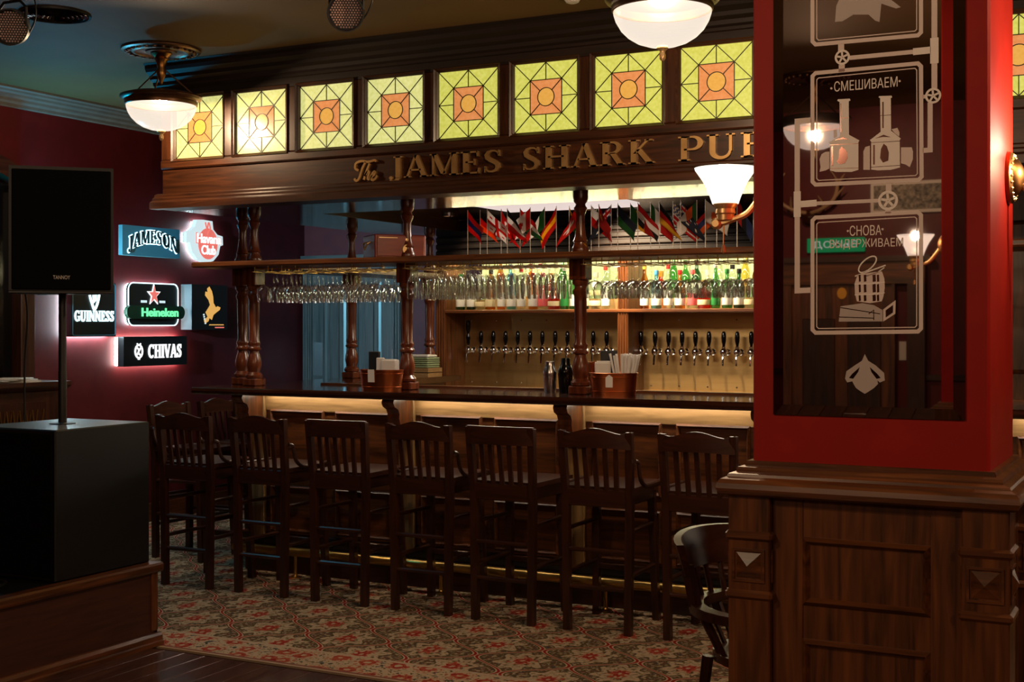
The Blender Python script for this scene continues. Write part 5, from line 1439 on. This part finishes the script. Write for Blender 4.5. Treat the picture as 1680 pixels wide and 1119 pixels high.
# barrel on its cradle
Z4 = lambda pts: [(1300 + x / 4.867, 330 + y / 4.867) for x, y in pts]
epoly('etched_barrel', Z4([(520, 590), (600, 575), (715, 560), (735, 620), (738, 690), (728, 760), (715, 800), (620, 815), (515, 800), (500, 740), (497, 660)]), 'etch_line')
for x0_, x1_ in ((640, 665), (675, 692), (530, 545), (570, 590)):
    for ya, yb in ((590, 645), (665, 730), (750, 800)):
        epoly('etched_stave', Z4([(x0_, ya), (x1_, ya - 4), (x1_ + 2, yb - 4), (x0_ + 2, yb)]), 'mirror_dark', .0008)
for yy in (655, 740): eline('etched_hoop', Z4([(498, yy + 8), (620, yy + 6), (738, yy - 8)]), 1.6, 'etch_fill', d=.0009)
eline('etched_lid', Z4([(600 + 88 * math.cos(a) * .75 - 40 * math.sin(a) * .66, 505 - 88 * math.cos(a) * .66 - 40 * math.sin(a) * .75) for a in [2 * PI * k / 20 for k in range(20)]]), 2.2, 'etch_fill', closed=True)
eline('etched_rod', Z4([(500, 600), (640, 550), (745, 512)]), 2.2, 'etch_fill'); eline('etched_rod', Z4([(570, 605), (680, 570), (735, 530)]), 1.6, 'etch_fill')
epoly('etched_cradle', Z4([(385, 840), (560, 815), (650, 830), (720, 870), (720, 960), (370, 962)]), 'etch_soft')
epoly('etched_cradle_end', Z4([(725, 865), (825, 790), (822, 900), (725, 962)]), 'etch_line'); epoly('etched_dark_patch', Z4([(745, 872), (805, 828), (803, 890), (745, 930)]), 'mirror_dark', .0008)
for pts in ([(385, 850), (700, 900)], [(372, 925), (650, 935)], [(610, 900), (650, 870), (650, 950)]): eline('etched_grain', Z4(pts), 1.4, 'mirror_dark', d=.0008)
# leaf ornament and the cut-off motif at the top
ZO = lambda pts: [(1220 + x / 3.646, 520 + y / 3.646) for x, y in pts]
epoly('etched_ornament', ZO([(725, 222), (745, 262), (790, 290), (840, 335), (845, 380), (815, 392), (800, 380), (805, 400), (780, 425), (750, 445), (725, 460), (700, 445), (672, 425), (655, 395), (650, 385), (620, 392), (607, 370), (615, 325), (665, 290), (708, 262)]), 'etch_soft')
for sgn in (-1, 1): epoly('etched_dark_patch', ZO([(725 + sgn * 30, 300), (725 + sgn * 75, 340), (725 + sgn * 95, 365), (725 + sgn * 70, 370), (725 + sgn * 40, 330)]), 'mirror_dark', .0008)
epoly('etched_motif', [(1370, 36), (1372, 10), (1385, -20), (1395, -40), (1440, -40), (1450, -10), (1478, 12), (1470, 14), (1446, 6), (1443, 36), (1436, 34), (1425, 24), (1400, 24), (1382, 35)], 'etch_soft')

# ================================================================ sconces
def sconce(loc, rz, label, first=[None]):
    if first[0] is not None: return copy_tree(first[0], None, loc, rz, label)
    t = thing('wall_sconce', label, 'sconce', loc, rz, group='bell glass wall sconces')
    MB().lathe([(.068, 0), (.068, .010), (.060, .016), (.050, .018), (.044, .028), (.030, .036), (.016, .042), (0, .044)], (0, 0, 0), 28, 'x').build('wall_plate', 'aged_brass', t, True)
    for k in range(22):
        a = 2 * PI * k / 22
        MB().lathe([(0, -.004), (.005, 0), (0, .005)], (.016, .058 * math.cos(a), .058 * math.sin(a)), 6, 'x').build('bead', 'pale_brass', t, True)
    MB().tube(spline([(.03, 0, -.01), (.055, 0, -.045), (.085, 0, -.078), (.125, 0, -.092), (.150, 0, -.100), (.166, 0, -.098)]), .0085, 8).build('arm', 'pale_brass', t, True)
    MB().lathe([(.010, -.014), (.016, -.008), (.016, .008), (.010, .014)], (.170, 0, -.102), 12, 'y').build('arm_scroll', 'pale_brass', t, True)
    MB().lathe([(0, -.094), (.024, -.093), (.024, -.078), (.028, -.074), (.026, -.062), (.034, -.050), (.034, -.044), (.0, -.046)], (.145, 0, 0), 20).build('cup', 'pale_brass', t, True)
    n = 28; prof = [(.036, -.048), (.042, -.03), (.052, -.006), (.062, .014), (.074, .032), (.084, .046), (.086, .052), (.082, .052), (.070, .030), (.050, -.004), (.038, -.03), (.0, -.04)]
    MB().lathe(prof, (.145, 0, 0), n).build('glass_shade', 'sconce_shade', t, True)
    MB().tube([(.150, .0, -.10), (.150, .002, -.160)], .0022, 6).build('pull_chain', 'aged_brass', t, True)
    MB().lathe([(0, -.160), (.004, -.163), (.0065, -.182), (0, -.186)], (.150, .002, 0), 8).build('pull_knob', 'pale_brass', t, True)
    lamp_light('sconce_light', t, (.145, 0, .046), 22, (1.0, .78, .56), .02)
    first[0] = t
    return t
sconce((PX0, 3.52, 1.886), PI, 'lit bell sconce on the left side of the red pillar')
sconce((PX1, 3.65, 1.886), 0, 'lit bell sconce on the right side of the red pillar, cut by the frame')
sconce((-1.0, .2, 1.876), PI, 'lit bell sconce seen reflected in the pillar mirror')

# ================================================================ captain chair left of the pillar
ch = thing('captain_chair', 'dark wooden chair with curved spindle back beside the pillar pedestal', 'chair', (-1.165, 4.11, 0), math.radians(66))
def arcp(r, a, z): a = math.radians(a); return (r * math.cos(a), r * math.sin(a), z)
def bowed(name, r0, r1, z0, z1, a0, a1, th, n=16, zb=0):
    mb = MB(); vs = []; fs = []
    for i in range(n + 1):
        a = a0 + (a1 - a0) * i / n; k = math.sin(PI * i / n)
        zt = z1 + zb * k
        vs += [arcp(r0, a, z0), arcp(r0 + th, a, z0), arcp(r1 + th, a, zt), arcp(r1, a, zt)]
    for i in range(n):
        for k in range(4): k2 = (k + 1) % 4; fs.append((i * 4 + k, i * 4 + 4 + k, i * 4 + 4 + k2, i * 4 + k2))
    fs += [(0, 1, 2, 3), (n * 4 + 3, n * 4 + 2, n * 4 + 1, n * 4)]
    return mb.add(vs, fs).build(name, 'dark_x', ch, True)
sp_ = [(.20 * math.cos(2 * PI * k / 28) * (1.05 if math.sin(2 * PI * k / 28) < 0 else 1), .21 * math.sin(2 * PI * k / 28)) for k in range(28)]
MB().prism([(a, b) for a, b in sp_], .435, .462, 'z').build('seat', 'dark_y', ch, True)
bowed('arm_bow', .235, .235, .585, .615, -15, 195, .045)
bowed('crest_rail', .275, .305, .705, .805, 32, 148, .024, zb=.022)
for a in range(20, 161, 14):
    MB().tube([arcp(.185, a, .455), arcp(.255, a, .595)], .009, 6).build('lower_spindle', 'dark_z', ch, True)
for a in range(40, 141, 14):
    MB().tube([arcp(.258, a, .605), arcp(.288, a, .715)], .0095, 6).build('spindle', 'dark_z', ch, True)
for a in (36, 144): MB().beam(arcp(.262, a, .605), arcp(.290, a, .74), .03, .03).build('back_stile', 'dark_z', ch)
for a in (-8, 188): MB().tube([arcp(.20, a, .455), arcp(.255, a, .595)], .013, 8).build('arm_post', 'dark_z', ch, True)
for x, y in ((-.16, -.15), (.16, -.15), (-.15, .16), (.15, .16)): MB().tube([(x * 1.25, y * 1.25, 0), (x, y, .44)], [.014, .02], 8).build('leg', 'dark_z', ch, True)
for s in (-1, 1): MB().tube([(s * .185, -.17, .18), (s * .175, .18, .18)], .010, 6).build('stretcher', 'dark_y', ch, True)
MB().tube([(-.18, 0, .18), (.18, 0, .18)], .010, 6).build('stretcher', 'dark_x', ch, True)

# ================================================================ the room behind the viewpoint, seen in the mirror
pillar('red_pillar', 'red pillar standing behind the viewpoint with the reflected sconce', -1.0, -.70, 0.02, .38)
d2 = thing('door_2', 'x', 'x', (-2.25, FY, 0)); del d2['label']; del d2['category']; struct(d2)
B = lambda n, mat, mb, sm=False: mb.build(n, mat, d2, sm, world=True)
B('leaf', 'oak_z', MB().box(-2.62, -1.89, FY + .005, FY + .045, 0, 1.80))
B('head', 'oak_x', MB().box(-2.72, -1.66, FY + .002, FY + .08, 1.80, 1.96))
B('head_moulding', 'dark_x', MB().box(-2.76, -1.62, FY + .002, FY + .11, 1.96, 2.0))
for a, b in ((-2.72, -2.62), (-1.89, -1.87)): B('jamb', 'oak_z', MB().box(a, b, FY + .002, FY + .07, 0, 1.80))
B('outer_jamb', 'dark_z', MB().box(-1.78, -1.66, FY + .002, FY + .08, 0, 1.80))
for a, b in ((-2.54, -2.30), (-2.21, -1.97)):
    for z0, z1 in ((.15, .75), (.9, 1.55)): B('panel', 'dark_z', MB().cbox(a, b, FY + .045, FY + .055, z0, z1, .008))
tag(MB().lathe([(0, 0), (.035, 0), (.035, .003), (0, .003)], (-2.25, FY + .05, 1.735), 20, 'y', 1, 1.2).build('door_sticker', pm('sticker_yellow', srgb(220, 160, 50), .5), None), 'round yellow sticker on the reflected door', 'sticker')
ex = thing('exit_sign', 'green exit sign above the reflected door', 'sign', (-2.30, FY + .01, 2.09))
MB().cbox(-.21, .21, 0, .03, -.052, .052, .004).build('box', 'exit_green', ex)
sans_text('ВЫХОД', face_py(0, .03, 0), 0, 0, .32, .06, .002, 'lettering', 'ivory_lit', ex, 0., .001, False)
pf = thing('framed_picture', 'wide framed picture on the reflected red wall', 'picture', (-1.76, FY, 2.42))
MB().cbox(-.29, .29, .002, .03, -.115, .115, .004).build('frame', 'off_white', pf)
MB().box(-.265, .265, .03, .033, -.09, .09).build('print', noisy('print_grey', srgb(40, 36, 30), srgb(150, 140, 124), .6, (30, 30, 30), 1.5, 6) and 'print_grey', pf)
an = thing('antlers', 'pair of pale antlers mounted above the reflected door', 'antlers', (-2.49, FY + .05, 2.30))
MB().lathe([(.05, -.05), (.06, -.02), (.05, .02), (0, .05)], (0, 0, 0), 12, 'y').build('mount', 'dark_z', an, True)
for s in (-1, 1):
    MB().tube(spline([(s * .02, .02, .03), (s * .10, .06, .05), (s * .20, .08, .12), (s * .22, .06, .24), (s * .17, .05, .33)]), [.014] * 20 + [.006] * 5, 8).build('beam', 'antler', an, True)
    for p in (((.12, .06, .06), (.10, .14, .14)), ((.20, .07, .12), (.28, .10, .20)), ((.22, .06, .22), (.28, .08, .30))):
        MB().tube([(s * p[0][0], p[0][1], p[0][2]), (s * (p[0][0] + p[1][0]) / 2 * 1.02, (p[0][1] + p[1][1]) / 2, (p[0][2] + p[1][2]) / 2 + .01), (s * p[1][0], p[1][1], p[1][2])], [.010, .008, .003], 8).build('tine', 'antler', an, True)
struct(MB().box(-1.66, RX, FY, FY + .03, 1.11, 1.15).build('trim_2', 'dark_x'))
struct(MB().box(LX, -2.76, FY, FY + .03, 1.11, 1.15).build('trim_3', 'dark_x'))
tag(MB().cbox(-1.85, -1.80, FY + .001, FY + .01, 1.25, 1.385, .001).build('wall_notice', 'off_white', None), 'small pale notice on the reflected red wall beside the door', 'notice')
